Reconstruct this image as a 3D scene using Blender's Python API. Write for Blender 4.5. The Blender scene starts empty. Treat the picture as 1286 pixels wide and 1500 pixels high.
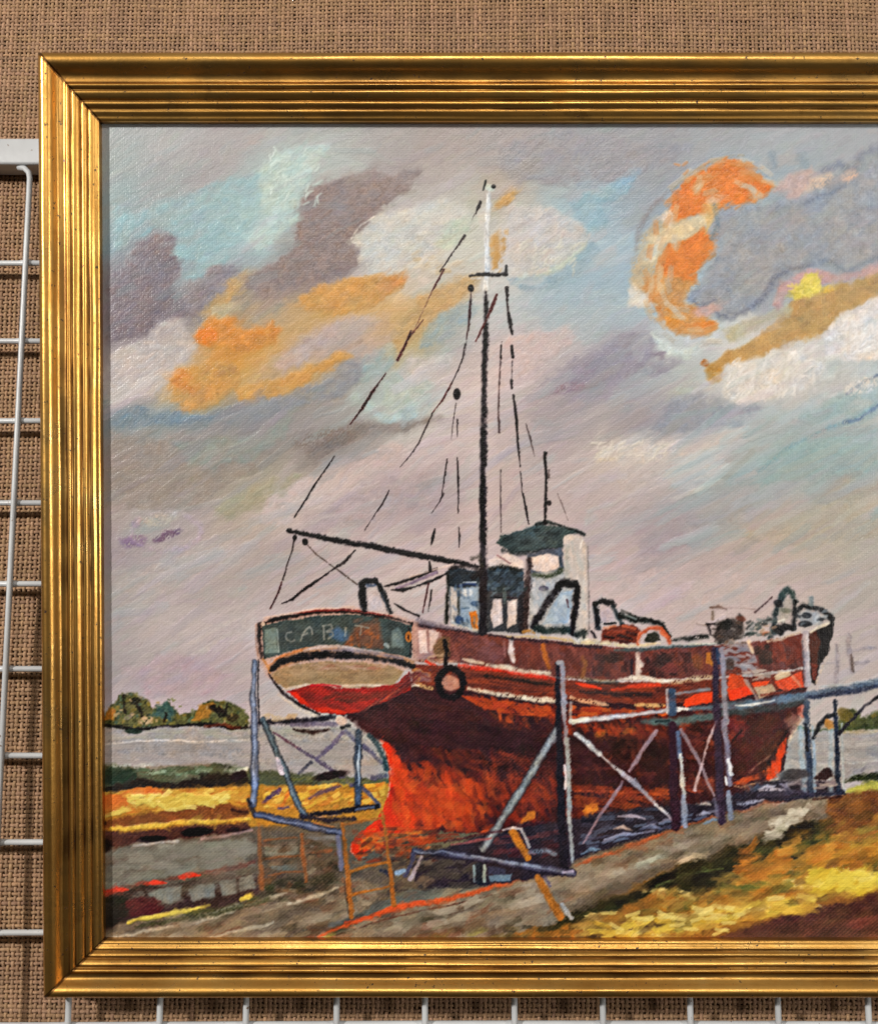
# ---------------------------------------------------------------- the painted picture
# A small brush engine: every dab, stroke and scumble lays colour and paint thickness
# on the canvas.  Units are 1 = half a millimetre on the canvas, x right, y down.
import numpy as np
OX, OY, PW, PH = 130, 160, 1650, 1244
rs = np.random.RandomState(11)
IM = np.zeros((PH, PW, 3), np.float32)
HT = np.zeros((PH, PW), np.float32)

def vnoise(cx, cy, seed):
    r = np.random.RandomState(seed)
    g = (r.rand(int(PH/cy)+3, int(PW/cx)+3)*2-1).astype(np.float32)
    y = np.arange(PH)/cy; iy = y.astype(int); fy = y-iy; fy = (fy*fy*(3-2*fy))[:, None].astype(np.float32)
    x = np.arange(PW)/cx; ix = x.astype(int); fx = x-ix; fx = (fx*fx*(3-2*fx))[None].astype(np.float32)
    a = g[iy][:, ix]; b = g[iy][:, ix+1]; c = g[iy+1][:, ix]; d = g[iy+1][:, ix+1]
    return (a*(1-fx)+b*fx)*(1-fy)+(c*(1-fx)+d*fx)*fy

WX = .5*vnoise(26, 26, 1)+.3*vnoise(11, 11, 2)+.25*vnoise(4.5, 4.5, 3)
WY = .5*vnoise(26, 26, 4)+.3*vnoise(11, 11, 5)+.25*vnoise(4.5, 4.5, 6)
FINE = vnoise(2.3, 2.3, 7)
MID = vnoise(9, 9, 8)
XG = (np.arange(PW)+OX).astype(np.float32)
YG = (np.arange(PH)+OY).astype(np.float32)
# tooth of the twill canvas: fine diagonal ridges the dry brush catches on
_d = (XG[None]*.80+YG[:, None]*.60)
TOOTH = .5+.11*np.sin(_d*2*np.pi/3.6+2.2*MID)+.31*FINE+.18*MID

EDGE = .5+.06*np.sin(_d*2*np.pi/3.6+2.2*MID)+.26*FINE+.24*vnoise(5, 5, 9)
LOAD = .7*vnoise(17, 17, 41)+.5*vnoise(6, 6, 42)
def col(c):
    return np.array(c, np.float32)/255.
def sst(v):
    v = np.clip(v, 0, 1); return v*v*(3-2*v)
def box(x0, x1, y0, y1):
    a = max(int(x0)-OX, 0); b = min(int(x1)+2-OX, PW); c = max(int(y0)-OY, 0); d = min(int(y1)+2-OY, PH)
    if a >= b or c >= d: return None
    return slice(c, d), slice(a, b)
def put(sl, m, c, h=.35, var=.03, dry=0.):
    if dry > .13:
        m = m*sst((TOOTH[sl]-dry)/.34+.5)
    cc = col(c)[None, None]*(1+var*1.5*(MID[sl]+FINE[sl])[..., None])
    hs = (WX[sl]*.085)[..., None]; cc = cc*(1+hs*np.array([1., .1, -1.], np.float32))
    m3 = m[..., None]
    IM[sl] = IM[sl]*(1-m3)+cc*m3
    HT[sl] = HT[sl]*(1-.85*m)+m*(h+.12*FINE[sl])
def dab(x, y, rx, ry, ang, c, op=1., soft=.5, warp=8, dry=0., h=.3, var=.03):
    R = max(rx, ry)*(1+soft)+warp*1.2
    sl = box(x-R, x+R, y-R, y+R)
    if sl is None: return
    X = XG[sl[1]][None]-x+warp*WX[sl]; Y = YG[sl[0]][:, None]-y+warp*WY[sl]
    a = np.radians(ang); ca, sa = np.cos(a), -np.sin(a)
    u = (X*ca+Y*sa)/rx; v = (-X*sa+Y*ca)/ry
    put(sl, op*sst((1+soft*.5-np.sqrt(u*u+v*v))/max(soft, .02)), c, h, var, dry)
def pmask(P, soft, warp):
    P = np.array(P, np.float32)
    pad = soft+warp*1.2+2
    sl = box(P[:, 0].min()-pad, P[:, 0].max()+pad, P[:, 1].min()-pad, P[:, 1].max()+pad)
    if sl is None: return None, None
    X = XG[sl[1]][None]+warp*WX[sl]; Y = YG[sl[0]][:, None]+warp*WY[sl]
    ins = np.zeros(X.shape, bool); d2 = np.full(X.shape, 1e9, np.float32)
    n = len(P)
    for i in range(n):
        ax, ay = P[i]; bx, by = P[(i+1) % n]; dx, dy = bx-ax, by-ay
        L = dx*dx+dy*dy+1e-6
        t = np.clip(((X-ax)*dx+(Y-ay)*dy)/L, 0, 1)
        d2 = np.minimum(d2, (X-ax-t*dx)**2+(Y-ay-t*dy)**2)
        if abs(dy) > 1e-6:
            ins ^= ((ay > Y) != (by > Y)) & (X < dx*(Y-ay)/dy+ax)
    d = np.sqrt(d2); sd = np.where(ins, -d, d)+(EDGE[sl]-.5)*3.
    return sl, sst(.5-sd/(2*soft))
def poly(P, c, op=1., soft=2., warp=3., dry=0., h=.3, var=.04):
    sl, m = pmask(P, soft, warp)
    if sl is not None: put(sl, m*op, c, h, var, dry)
def line(P, w, c, op=1., soft=.8, warp=1.2, dry=0., h=.5, var=.06, rag=None):
    n = len(P); w = [w]*n if np.isscalar(w) else w
    w = [v*.88 for v in w]
    P = np.array(P, np.float32); pad = max(w)/2+soft+warp+2
    sl = box(P[:, 0].min()-pad, P[:, 0].max()+pad, P[:, 1].min()-pad, P[:, 1].max()+pad)
    if sl is None: return
    X = XG[sl[1]][None]+warp*WX[sl]+.5*FINE[sl]; Y = YG[sl[0]][:, None]+warp*WY[sl]
    best = np.full(X.shape, 1e9, np.float32)
    for i in range(n-1):
        ax, ay = P[i]; bx, by = P[i+1]; dx, dy = bx-ax, by-ay
        L = dx*dx+dy*dy+1e-6
        tr = ((X-ax)*dx+(Y-ay)*dy)/L
        t = np.clip(tr, 0, 1)
        dd = np.sqrt((X-ax-t*dx)**2+(Y-ay-t*dy)**2)-(w[i]*(1-t)+w[i+1]*t)*.5
        if i == 0: dd = dd+np.maximum(-tr, 0)*np.sqrt(L)*.7
        if i == n-2: dd = dd+np.maximum(tr-1, 0)*np.sqrt(L)*.7
        best = np.minimum(best, dd)
    wm = float(np.mean(w))
    best = best+.055*wm+.10*wm*LOAD[sl]
    best = best+(EDGE[sl]-.5)*min(1., wm/7)*(3.4 if rag is None else rag)
    m = sst(.5-best/(2*(soft+min(1.1, wm/9))))*(1-.30*np.clip(LOAD[sl], 0, 1))
    put(sl, m*op, c, h, var, dry)
def ring(x, y, rx, ry, w, c, op=1., warp=1.5, soft=1.2, dry=0., h=.5):
    P = [(x+rx*np.cos(t), y+ry*np.sin(t)) for t in np.linspace(0, 2*np.pi, 22)]
    line(P, w, c, op, soft, warp, dry, h)
def stroke(x, y, L, w, ang, c, op, clip=None, h=.35, bris=.5):
    """one straight brush mark with bristle furrows"""
    a = np.radians(ang); ca, sa = np.cos(a), -np.sin(a)
    ex = abs(ca)*L/2+abs(sa)*w/2+2; ey = abs(sa)*L/2+abs(ca)*w/2+2
    sl = box(x-ex, x+ex, y-ey, y+ey)
    if sl is None: return
    X = XG[sl[1]][None]-x; Y = YG[sl[0]][:, None]-y
    u = X*ca+Y*sa; v = -X*sa+Y*ca
    v = v+1.2*WY[sl]*2
    tb = rs.rand(int(w)+8).astype(np.float32)
    b = tb[np.clip((v+w/2+2).astype(int), 0, len(tb)-1)]
    end = L/2*(.72+.28*b)
    m = sst((w/2-np.abs(v))/2.+.5)*sst((end-np.abs(u))/3.+.5)*op*(1-bris*.5*b)
    if clip is not None:
        cs, cm = clip
        y0 = max(sl[0].start, cs[0].start); y1 = min(sl[0].stop, cs[0].stop)
        x0 = max(sl[1].start, cs[1].start); x1 = min(sl[1].stop, cs[1].stop)
        if y0 >= y1 or x0 >= x1: return
        m = m[y0-sl[0].start:y1-sl[0].start, x0-sl[1].start:x1-sl[1].start]
        b = b[y0-sl[0].start:y1-sl[0].start, x0-sl[1].start:x1-sl[1].start]
        sl = (slice(y0, y1), slice(x0, x1))
        m = m*cm[y0-cs[0].start:y1-cs[0].start, x0-cs[1].start:x1-cs[1].start]
    m3 = m[..., None]
    IM[sl] = IM[sl]*(1-m3)+(np.asarray(c, np.float32)*(1+.05*(b-.5))[..., None])*m3
    HT[sl] = HT[sl]*(1-.8*m)+m*(h+.35*(b-.5))
def fill(P, cols, n, L, w, ang, aj=12, op=.8, soft=2, warp=3, jit=.05, h=.4):
    """many strokes of a palette kept inside an outline"""
    sl, m = pmask(P, soft, warp)
    if sl is None: return
    P = np.array(P); x0, y0 = P.min(0); x1, y1 = P.max(0)
    k = 0; tries = 0
    while k < n and tries < n*8:
        tries += 1
        x = rs.uniform(x0, x1); y = rs.uniform(y0, y1)
        iy = int(y)-OY-sl[0].start; ix = int(x)-OX-sl[1].start
        if not (0 <= iy < m.shape[0] and 0 <= ix < m.shape[1]) or m[iy, ix] < .3: continue
        c = col(cols[rs.randint(len(cols))])*(1+jit*rs.randn())
        stroke(x, y, L*rs.uniform(.5, 1.3), w*rs.uniform(.6, 1.3), ang+aj*rs.randn(), c, op*rs.uniform(.6, 1), (sl, m), h)
        k += 1
def smear(x0, x1, y0, y1, n, L, w, ang, aj, op, jit=.015, clip=None):
    """go over what is there with a loaded brush, picking its colour up"""
    for i in range(n):
        x = rs.uniform(x0, x1); y = rs.uniform(y0, y1)
        iy = min(max(int(y)-OY, 0), PH-1); ix = min(max(int(x)-OX, 0), PW-1)
        c = IM[iy, ix]*(1+jit*rs.randn())+.008*rs.randn(3)
        stroke(x, y, L*rs.uniform(.5, 1.4), w*rs.uniform(.5, 1.4), ang+aj*rs.randn(), c, op*rs.uniform(.5, 1), clip, h=.25)

# ---- sky: colour notes scattered over the canvas and blended wet in wet
SKY = {
185: "160 158,162,160 250 164,162,160 350 163,157,154 450 162,160,156 550 156,150,146 650 158,147,141 750 156,149,147 850 149,147,149 950 150,150,152 1050 154,157,159 1150 160,163,165 1250 158,160,162 1400 150,155,160 1600 160,160,160 1780 160,160,160",
215: "170 154,160,157 250 163,161,159 330 160,153,151 420 166,170,165 500 165,168,163 560 158,151,147 650 160,148,142 750 157,148,145 850 149,147,149 950 148,148,151 1050 153,156,159 1150 158,163,166 1260 158,160,163",
250: "170 148,157,155 230 152,152,151 300 156,150,148 380 155,165,163 430 172,191,183 500 170,178,172 560 152,142,139 650 165,152,146 740 160,148,142 800 150,145,146 900 145,143,147 960 145,145,150 1150 150,160,165 1280 145,148,155",
285: "170 143,157,157 230 152,157,156 300 156,160,158 380 163,180,177 420 172,190,183 470 150,138,134 540 145,131,127 600 168,160,153 660 172,166,158 740 178,160,130 800 150,165,168 870 148,165,175 940 146,152,158",
310: "170 140,160,162 230 150,158,158 300 150,172,175 370 165,182,178 420 172,190,182 470 140,125,122 520 138,124,120 580 178,174,167 640 190,186,178 700 178,182,170 760 192,182,172 830 162,184,188 880 145,170,182 940 150,157,162",
360: "170 125,150,158 220 132,122,124 260 141,161,166 320 150,175,180 380 155,175,178 440 135,125,122 500 135,120,118 560 192,188,180 620 194,191,182 680 192,190,172 740 196,186,180 800 192,187,178 860 172,186,190 900 158,177,187",
410: "170 130,122,124 230 122,110,112 270 150,165,168 330 142,140,141 400 132,119,117 470 143,123,116 530 188,172,160 590 196,180,162 650 188,177,165 740 192,187,178 790 165,178,183 850 150,172,182 900 155,172,180",
460: "170 128,118,122 230 118,105,112 270 140,132,134 320 160,138,105 400 172,150,125 450 192,155,100 550 200,155,90 640 195,165,115 690 176,175,170 740 180,180,178 800 165,175,178 860 165,175,178 910 165,180,185",
510: "170 150,140,140 220 175,165,160 260 178,168,163 330 200,135,60 400 196,150,85 460 175,155,145 540 178,158,150 600 185,160,110 650 150,165,168 700 187,167,161 760 202,181,173 830 187,176,172 900 152,146,156 960 188,192,188",
560: "170 180,170,165 220 188,176,170 280 203,152,75 340 195,152,82 400 180,155,130 450 193,152,88 500 150,145,140 560 165,178,172 620 197,184,174 680 196,176,168 740 202,181,173 800 172,161,160 860 150,140,152 930 160,155,160 990 175,178,172 1060 205,198,188 1150 205,198,188 1230 190,190,185 1280 180,190,190 1450 170,178,180 1700 170,170,170",
610: "170 125,142,148 230 130,140,140 300 125,135,138 360 132,129,132 420 141,136,138 470 146,141,138 520 165,165,158 580 175,185,178 630 190,188,178 690 191,172,165 750 186,168,160 800 160,148,150 870 166,155,155 940 150,145,150 1010 145,148,158 1080 165,172,175 1150 170,172,168 1220 150,165,168 1275 170,180,185 1450 160,170,172",
660: "170 150,138,130 230 148,136,128 300 145,138,132 360 145,140,132 430 150,140,130 480 135,122,115 530 162,150,142 600 192,173,168 670 196,175,170 740 187,169,162 820 176,160,158 890 198,183,168 950 193,183,174 1020 190,182,176 1090 165,172,168 1160 147,165,160 1240 142,161,160 1500 150,160,160",
710: "170 148,134,124 240 150,138,128 310 155,143,130 370 160,150,130 440 187,172,162 510 196,175,170 580 185,165,162 650 171,155,155 720 191,169,162 800 182,165,160 880 187,169,163 950 186,171,165 1020 162,166,162 1090 156,160,160 1160 160,162,158 1240 152,161,156",
760: "170 165,150,145 230 160,155,150 290 166,151,150 340 172,157,138 400 187,169,159 470 186,165,160 540 181,161,158 620 176,156,155 700 191,169,162 800 186,166,160 880 181,163,160 960 166,153,155 1030 161,158,160 1110 175,160,147 1180 178,165,147 1260 175,165,147 1500 170,162,150",
810: "170 157,143,147 240 166,153,152 310 181,166,160 400 171,156,149 480 181,161,155 560 186,164,158 640 191,169,163 760 190,170,165 880 191,169,165 960 176,156,155 1040 181,163,155 1120 188,168,155 1200 181,168,152 1275 171,165,152",
860: "170 162,156,151 240 173,161,156 320 173,159,153 400 179,163,158 480 186,166,160 560 191,171,165 700 192,172,167 900 196,174,170 980 191,169,165 1060 191,171,165 1140 189,169,162 1220 181,166,157 1280 172,163,154 1500 175,165,158",
920: "170 166,156,152 240 183,169,164 320 186,171,165 370 186,171,168 600 190,170,165 950 193,173,168 1020 191,171,165 1250 181,166,160",
980: "170 161,151,150 240 171,156,158 320 181,159,160 370 179,163,160 700 180,165,160 1250 183,169,165 1500 180,168,162",
1030: "170 168,154,154 250 181,163,163 330 179,161,160 400 186,171,165 1250 181,169,162 1700 180,168,162"}
def sky():
    px, py, pc = [], [], []
    for y, s in SKY.items():
        t = s.split()
        for i in range(0, len(t), 2):
            px.append(float(t[i])); py.append(float(y)); pc.append([float(v) for v in t[i+1].split(',')])
    px = np.array(px); py = np.array(py); pc = np.array(pc, np.float32)/255
    st = 3
    ys = np.arange(0, PH, st); xs = np.arange(0, PW, st)
    X = XG[xs][None]+16*WX[::st, ::st]; Y = YG[ys][:, None]+14*WY[::st, ::st]
    num = np.zeros(X.shape+(3,), np.float32); den = np.full(X.shape, 1e-12, np.float32)
    for x, y, c in zip(px, py, pc):
        s = 30. if x < 1290 else 90.
        dx = X-x; dy = Y-y
        u = .90*dx-.42*dy; v = .42*dx+.90*dy         # notes stretch along the wind
        w = np.exp(-np.minimum((u/(1.25*s))**2+(v/(.8*s))**2, 60)*.7)+1e-5/(1+(dx*dx+dy*dy)/2e3)
        num += w[..., None]*c; den += w
    lo = num/den[..., None]
    iy = np.minimum(np.arange(PH)//st, len(ys)-1); ix = np.minimum(np.arange(PW)//st, len(xs)-1)
    IM[:] = lo[iy][:, ix]
sky()
MV = (138, 123, 119)
poly([(435,300),(460,275),(500,260),(550,250),(590,258),(600,275),(560,305),(535,330),(518,352),(525,390),(500,405),(440,412),(400,432),(370,430),(365,408),(400,388),(430,362),(440,330)], MV, .85, 8, 12)
poly([(158,395),(200,375),(225,348),(255,350),(258,390),(245,420),(270,432),(325,388),(345,398),(320,430),(290,460),(240,480),(200,490),(158,500)], (122,110,114), .75, 8, 10)
poly([(520,355),(545,322),(590,298),(640,290),(670,310),(690,330),(660,375),(600,400),(540,398)], (190,187,178), .8, 8, 12)
fill([(520,355),(545,322),(590,298),(640,290),(680,310),(660,375),(600,400),(540,398)], [(198,194,184),(186,186,178),(194,198,186),(200,192,182)], 60, 34, 10, 28, 25, .6)
fill([(350,300),(400,230),(470,225),(440,300),(420,350),(380,370),(345,340)], [(172,190,184),(160,180,180),(182,198,190),(150,172,176)], 70, 34, 10, 40, 25, .55)
# ochre and orange clouds, left
OC = (190,142,82)
dab(335,430,48,13,42,(184,150,98),.8,.8,12)
poly([(286,488),(300,470),(318,462),(345,463),(352,478),(400,468),(416,478),(405,500),(380,512),(352,522),(335,507),(300,507)], (198,134,66), .95, 6, 9)
dab(305,492,16,13,0,(212,124,52),.9,.6,6)
dab(330,455,22,10,20,(184,172,140),.7,.7,8)
poly([(248,560),(265,540),(330,526),(350,540),(352,570),(300,592),(265,604),(250,588)], OC, .95, 6, 9)
dab(270,560,14,20,70,(200,130,62),.8,.8,8)
poly([(345,566),(400,558),(440,545),(500,514),(518,524),(470,548),(440,567),(400,580),(350,586)], (192,144,82), .9, 5, 8)
poly([(440,437),(470,416),(520,404),(560,400),(598,398),(592,420),(560,440),(520,455),(480,462),(452,456)], (194,146,84), .95, 6, 9)
dab(574,414,26,12,20,(200,138,84),.8,.8,8)
poly([(560,522),(580,474),(620,432),(680,402),(704,400),(692,430),(640,466),(600,502),(575,526)], (186,150,100), .75, 9, 10)
dab(500,487,65,17,18,(180,160,152),.75,.8,10)
dab(430,525,30,14,20,(182,162,156),.7,.8,10)
dab(620,385,35,12,25,(200,192,178),.6,.9,10)
dab(740,288,20,9,40,(190,150,94),.85,.7,6)
dab(727,362,10,24,-8,(188,146,88),.85,.6,6)
dab(780,345,48,30,15,(198,188,180),.7,.8,12)
line([(745,408),(785,402),(830,372),(862,340)], 8, (128,155,170), .6, 5, 6)
line([(760,402),(800,388),(845,355)], 12, (196,198,180), .75, 4, 6)
dab(905,270,40,8,35,(140,172,188),.7,.9,8)
# long dark streaks and wind marks
poly([(440,664),(480,634),(520,617),(560,620),(640,604),(650,612),(600,630),(545,642),(500,656),(460,670)], (126,113,106), .75, 8, 8)
poly([(160,600),(230,605),(300,608),(370,592),(440,575),(470,572),(440,600),(370,618),(300,625),(230,622),(160,622)], (118,134,142), .55, 9, 8)
line([(520,580),(545,600),(570,610),(600,600),(625,585)], 16, (168,186,178), .7, 7, 8)
# the big curling cloud, right
poly([(1045,300),(1110,300),(1180,280),(1290,212),(1420,190),(1440,360),(1290,378),(1210,385),(1165,395),(1140,420),(1100,455),(1060,468),(1030,460),(1005,432),(1030,402),(1047,375),(1042,340)], (148,149,152), .95, 5, 6)
poly([(925,420),(920,395),(935,350),(960,322),(985,300),(1010,320),(990,370),(975,420),(955,440)], (186,164,128), .85, 5, 7, .25)
poly([(981,318),(984,286),(1005,263),(1035,243),(1062,231),(1085,233),(1098,248),(1120,262),(1137,273),(1115,292),(1085,298),(1060,306),(1045,312),(1020,314),(1000,320)], (206,120,54), 1, 3.5, 6)
poly([(962,398),(975,360),(1010,346),(1030,324),(1042,345),(1047,370),(1022,396),(1014,414),(985,416)], (206,122,54), 1, 3.5, 6)
poly([(940,422),(963,398),(1014,412),(1000,440),(1022,452),(1052,476),(1036,492),(990,492),(972,472),(955,446)], (198,140,80), .95, 4, 6)
dab(1032,478,18,9,10,(220,130,54),.9,.6,5)
dab(985,462,12,18,0,(214,140,60),.8,.7,5)
poly([(935,385),(948,346),(975,330),(990,330),(1030,311),(1046,308),(1042,322),(1018,342),(995,355),(968,360),(958,385)], (206,186,150), .95, 3, 6)
poly([(966,318),(985,305),(988,326),(976,330)], (208,190,172), .9, 3, 4)
poly([(1035,345),(1055,300),(1046,290),(1030,300),(1036,322)], (200,168,112), .8, 3, 5)
dab(1048,292,14,6,15,(208,170,140),.7,.6,4)
poly([(918,420),(930,415),(945,432),(955,446),(935,452),(922,446)], (210,202,188), .9, 3, 5)
dab(963,421,12,11,0,(206,166,114),.9,.5,4)
dab(1035,455,22,7,10,(196,158,148),.8,.6,5)
poly([(955,490),(970,503),(1000,511),(1034,500),(1050,488),(1045,505),(1005,523),(970,519),(953,504)], (202,206,196), .9, 4, 6)
poly([(1130,282),(1150,258),(1190,245),(1202,262),(1165,292)], (188,160,152), .85, 4, 6)
dab(1200,266,22,9,30,(212,182,156),.85,.6,5,.3)
dab(1243,257,14,9,25,(210,172,150),.85,.6,5,.3)
poly([(1093,502),(1130,472),(1152,442),(1220,421),(1290,390),(1420,350),(1420,400),(1290,432),(1240,460),(1205,490),(1170,502),(1110,520),(1065,536),(1044,556),(1030,545),(1060,520)], (180,142,84), .9, 4, 8)
poly([(1060,480),(1110,462),(1150,440),(1160,456),(1110,482),(1070,500)], (180,172,140), .85, 5, 7)
poly([(1130,442),(1142,412),(1180,393),(1230,402),(1290,381),(1290,396),(1230,412),(1152,428),(1135,456)], (194,152,142), .85, 4, 6)
poly([(1152,432),(1165,416),(1180,399),(1196,403),(1203,422),(1196,432),(1165,440)], (216,192,88), 1, 2.5, 5)
dab(1215,424,14,6,10,(208,172,70),.8,.6,4)
dab(1045,545,13,16,0,(188,140,72),.9,.6,5)
dab(1032,531,6,6,0,(168,110,58),.9,.6,3)
poly([(1203,492),(1230,460),(1290,430),(1400,390),(1400,500),(1290,530),(1240,528),(1208,528)], (214,207,200), .95, 3.5, 6)
poly([(1058,566),(1080,532),(1150,508),(1205,528),(1195,560),(1140,582),(1085,592),(1062,585)], (208,200,189), .9, 5, 9)
fill([(1062,566),(1085,535),(1150,512),(1200,530),(1190,560),(1140,580),(1085,588)], [(214,207,196),(204,196,184),(212,200,184)], 40, 30, 9, 40, 30, .6)
dab(890,667,24,9,12,(214,192,158),.9,.6,6,.25)
dab(935,657,32,10,14,(206,194,180),.85,.7,8,.2)
dab(1030,690,40,9,30,(198,188,180),.5,.9,8)
poly([(1180,600),(1290,560),(1290,620),(1200,640),(1140,680),(1080,705),(1060,700),(1130,655)], (146,168,166), .6, 9, 10)
smear(1290, 1780, 165, 1050, 1500, 40, 9, 26, 17, .55)
smear(140, 1300, 165, 1050, 1800, 22, 7, 28, 17, .45)
def broken(n, L, w, op, tints):
    for i in range(n):
        x, y = rs.uniform(140, 1300), rs.uniform(170, 1040)
        c = IM[min(int(y)-OY, PH-1), min(int(x)-OX, PW-1)]
        if c.max()-c.min() > .22: continue
        t = col(tints[rs.randint(len(tints))])
        stroke(x, y, L*rs.uniform(.5, 1.5), w*rs.uniform(.5, 1.4), 28+20*rs.randn(), c*.45+t*.55*(c.mean()/t.mean()), op*rs.uniform(.4, 1), h=.35)
broken(520, 60, 15, .42, [(150,176,178),(182,164,168),(196,190,176),(150,138,146),(190,168,158),(164,176,166)])
broken(900, 26, 7, .36, [(150,176,178),(190,170,170),(206,200,186),(146,134,140),(196,170,160),(160,172,160)])
PATCH = [
((140,172,175),.5,[(167,300),(200,312),(250,290),(300,270),(370,255),(400,235),(385,300),(360,345),(330,385),(300,405),(265,412),(262,370),(255,345),(230,335),(200,350),(165,375)]),
((176,193,184),.6,[(380,250),(400,228),(440,215),(480,210),(470,240),(440,285),(438,320),(400,355),(370,360),(390,320),(385,280)]),
((135,120,116),.75,[(436,300),(455,280),(500,262),(520,262),(540,275),(590,250),(620,250),(600,275),(565,300),(545,315),(522,345),(516,360),(530,385),(500,402),(470,405),(425,415),(380,420),(350,428),(355,410),(385,388),(420,370),(440,340)]),
((118,106,112),.7,[(163,400),(185,385),(205,355),(230,348),(257,352),(258,385),(256,410),(250,430),(230,450),(225,480),(190,490),(160,498)]),
((138,130,133),.6,[(262,425),(300,400),(325,385),(340,392),(338,420),(300,450),(275,455)]),
((186,175,168),.65,[(160,520),(200,500),(235,470),(260,465),(280,490),(290,510),(262,540),(240,570),(200,585),(165,600)]),
((106,125,140),.55,[(160,600),(200,597),(250,605),(300,605),(315,612),(280,622),(220,618),(160,625)]),
((134,136,141),.55,[(380,585),(420,570),(470,560),(500,530),(540,520),(530,550),(500,580),(460,595),(400,605)]),
((148,168,165),.5,[(530,525),(570,500),(580,520),(560,550),(530,560)]),
((193,189,180),.65,[(520,355),(535,335),(560,315),(610,300),(650,290),(690,300),(680,330),(650,360),(620,380),(600,385),(560,395),(530,390)]),
((180,191,172),.6,[(640,345),(655,322),(690,318),(685,345),(660,368),(645,366)]),
((200,188,180),.6,[(575,545),(600,525),(650,520),(670,530),(640,550),(600,560)]),
((170,183,171),.6,[(560,560),(580,545),(600,560),(640,565),(620,590),(585,605),(565,590)]),
((172,188,188),.6,[(535,590),(556,600),(590,612),(625,598),(590,622),(550,615)]),
((144,159,162),.65,[(620,480),(650,455),(690,440),(700,455),(690,475),(650,500),(610,510)]),
((144,141,145),.5,[(730,215),(800,190),(900,200),(960,210),(1010,215),(980,240),(900,265),(830,275),(760,265),(730,245)]),
((192,183,174),.7,[(735,320),(745,300),(790,305),(830,315),(865,340),(850,360),(820,385),(790,403),(750,402),(742,390),(760,350)]),
((188,194,178),.8,[(785,404),(830,375),(864,346),(848,374),(815,396)]),
((130,153,164),.32,[(745,412),(790,414),(830,387),(870,347),(880,370),(850,400),(820,420),(770,425)]),
((138,167,176),.55,[(830,290),(900,270),(930,262),(915,285),(880,300),(890,330),(870,340),(840,312)]),
((198,173,166),.5,[(720,510),(750,490),(830,480),(850,495),(800,525),(760,560),(730,580)]),
((138,130,142),.4,[(860,520),(900,495),(950,485),(960,510),(1000,525),(980,545),(920,555),(850,560),(790,565),(830,535)]),
((140,142,151),.5,[(980,590),(1030,575),(1060,590),(1120,595),(1080,625),(1000,630),(950,625)]),
((178,180,167),.6,[(970,580),(1010,558),(1030,560),(1010,580)]),
((140,127,116),.5,[(165,630),(250,640),(330,640),(420,660),(360,700),(310,720),(290,750),(250,745),(200,745),(165,745)]),
((158,150,124),.5,[(310,740),(350,720),(400,700),(450,690),(420,720),(370,745),(330,765)]),
((134,146,138),.5,[(250,650),(350,640),(430,610),(420,640),(340,680),(280,680)]),
((196,175,168),.5,[(360,760),(450,700),(560,655),(620,640),(600,670),(500,720),(420,770)]),
((168,150,149),.5,[(440,760),(560,700),(640,690),(630,740),(520,770),(450,790)]),
((174,162,156),.35,[(170,850),(300,800),(380,790),(380,810),(280,850),(180,880)]),
((176,150,157),.5,[(180,980),(260,960),(340,990),(300,1020),(220,1020)]),
((188,176,170),.4,[(240,960),(350,900),(375,900),(370,930),(300,960)]),
((203,190,178),.75,[(865,668),(880,660),(915,655),(950,640),(985,645),(1000,655),(1040,650),(1060,640),(1050,660),(1000,670),(950,675),(900,675)]),
((185,172,166),.4,[(900,690),(1000,680),(1060,660),(1080,680),(1000,710),(920,720)]),
((200,190,180),.6,[(1000,715),(1050,685),(1070,680),(1040,710),(1010,725)]),
((142,166,162),.5,[(1050,715),(1110,690),(1160,655),(1200,640),(1290,620),(1290,690),(1200,700),(1120,710)]),
((172,160,140),.5,[(1090,780),(1160,745),(1240,700),(1290,700),(1290,780),(1200,800),(1120,800)]),
((156,157,158),.45,[(1000,760),(1080,720),(1140,725),(1100,760),(1040,780)]),
((198,178,172),.35,[(880,860),(960,830),(1080,840),(1130,860),(1080,890),(950,900)]),
((160,146,150),.4,[(940,780),(1010,750),(1040,770),(990,810),(930,820)]),
((206,198,190),.5,[(700,300),(716,296),(716,340),(704,338)])]
def cloud(c, o, P):
    poly(P, c, o*.8, 5, 9, 0, .35)
    xs = [p[0] for p in P]; ys = [p[1] for p in P]
    n = int((max(xs)-min(xs))*(max(ys)-min(ys))/260)+4
    fill(P, [c, tuple(v*1.045 for v in c), tuple(v*.955 for v in c), (c[0]*1.03, c[1]*.99, c[2]*.96), (c[0]*.97, c[1]*1.01, c[2]*1.04)], n, 20, 6.5, 30, 28, o*.9, 4, 8, .015, .45)
for c_, o_, P_ in PATCH: cloud(c_, o_, P_)
smear(140, 1300, 165, 1050, 1700, 32, 7, 28, 16, .5)
smear(140, 1300, 165, 1050, 4200, 16, 4., 28, 28, .45, .022)
smear(140, 1300, 165, 1050, 4600, 9, 2.6, 40, 50, .5, .05)
def wind(n, x0, x1, y0, y1, L, w, op, tints, k=.5):
    """long loaded strokes dragged up to the right, each in its own tint"""
    for i in range(n):
        x, y = rs.uniform(x0, x1), rs.uniform(y0, y1)
        c = IM[min(max(int(y)-OY, 0), PH-1), min(max(int(x)-OX, 0), PW-1)]
        if c.max()-c.min() > .2: continue
        t = col(tints[rs.randint(len(tints))])
        cc = (c*(1-k)+t*k*(c.mean()/t.mean()))*rs.uniform(.94, 1.075)
        stroke(x, y, L*rs.uniform(.5, 1.4), w*rs.uniform(.5, 1.5), 28+9*rs.randn(), cc, op*rs.uniform(.5, 1), h=rs.uniform(.3, .75), bris=.9)
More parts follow.
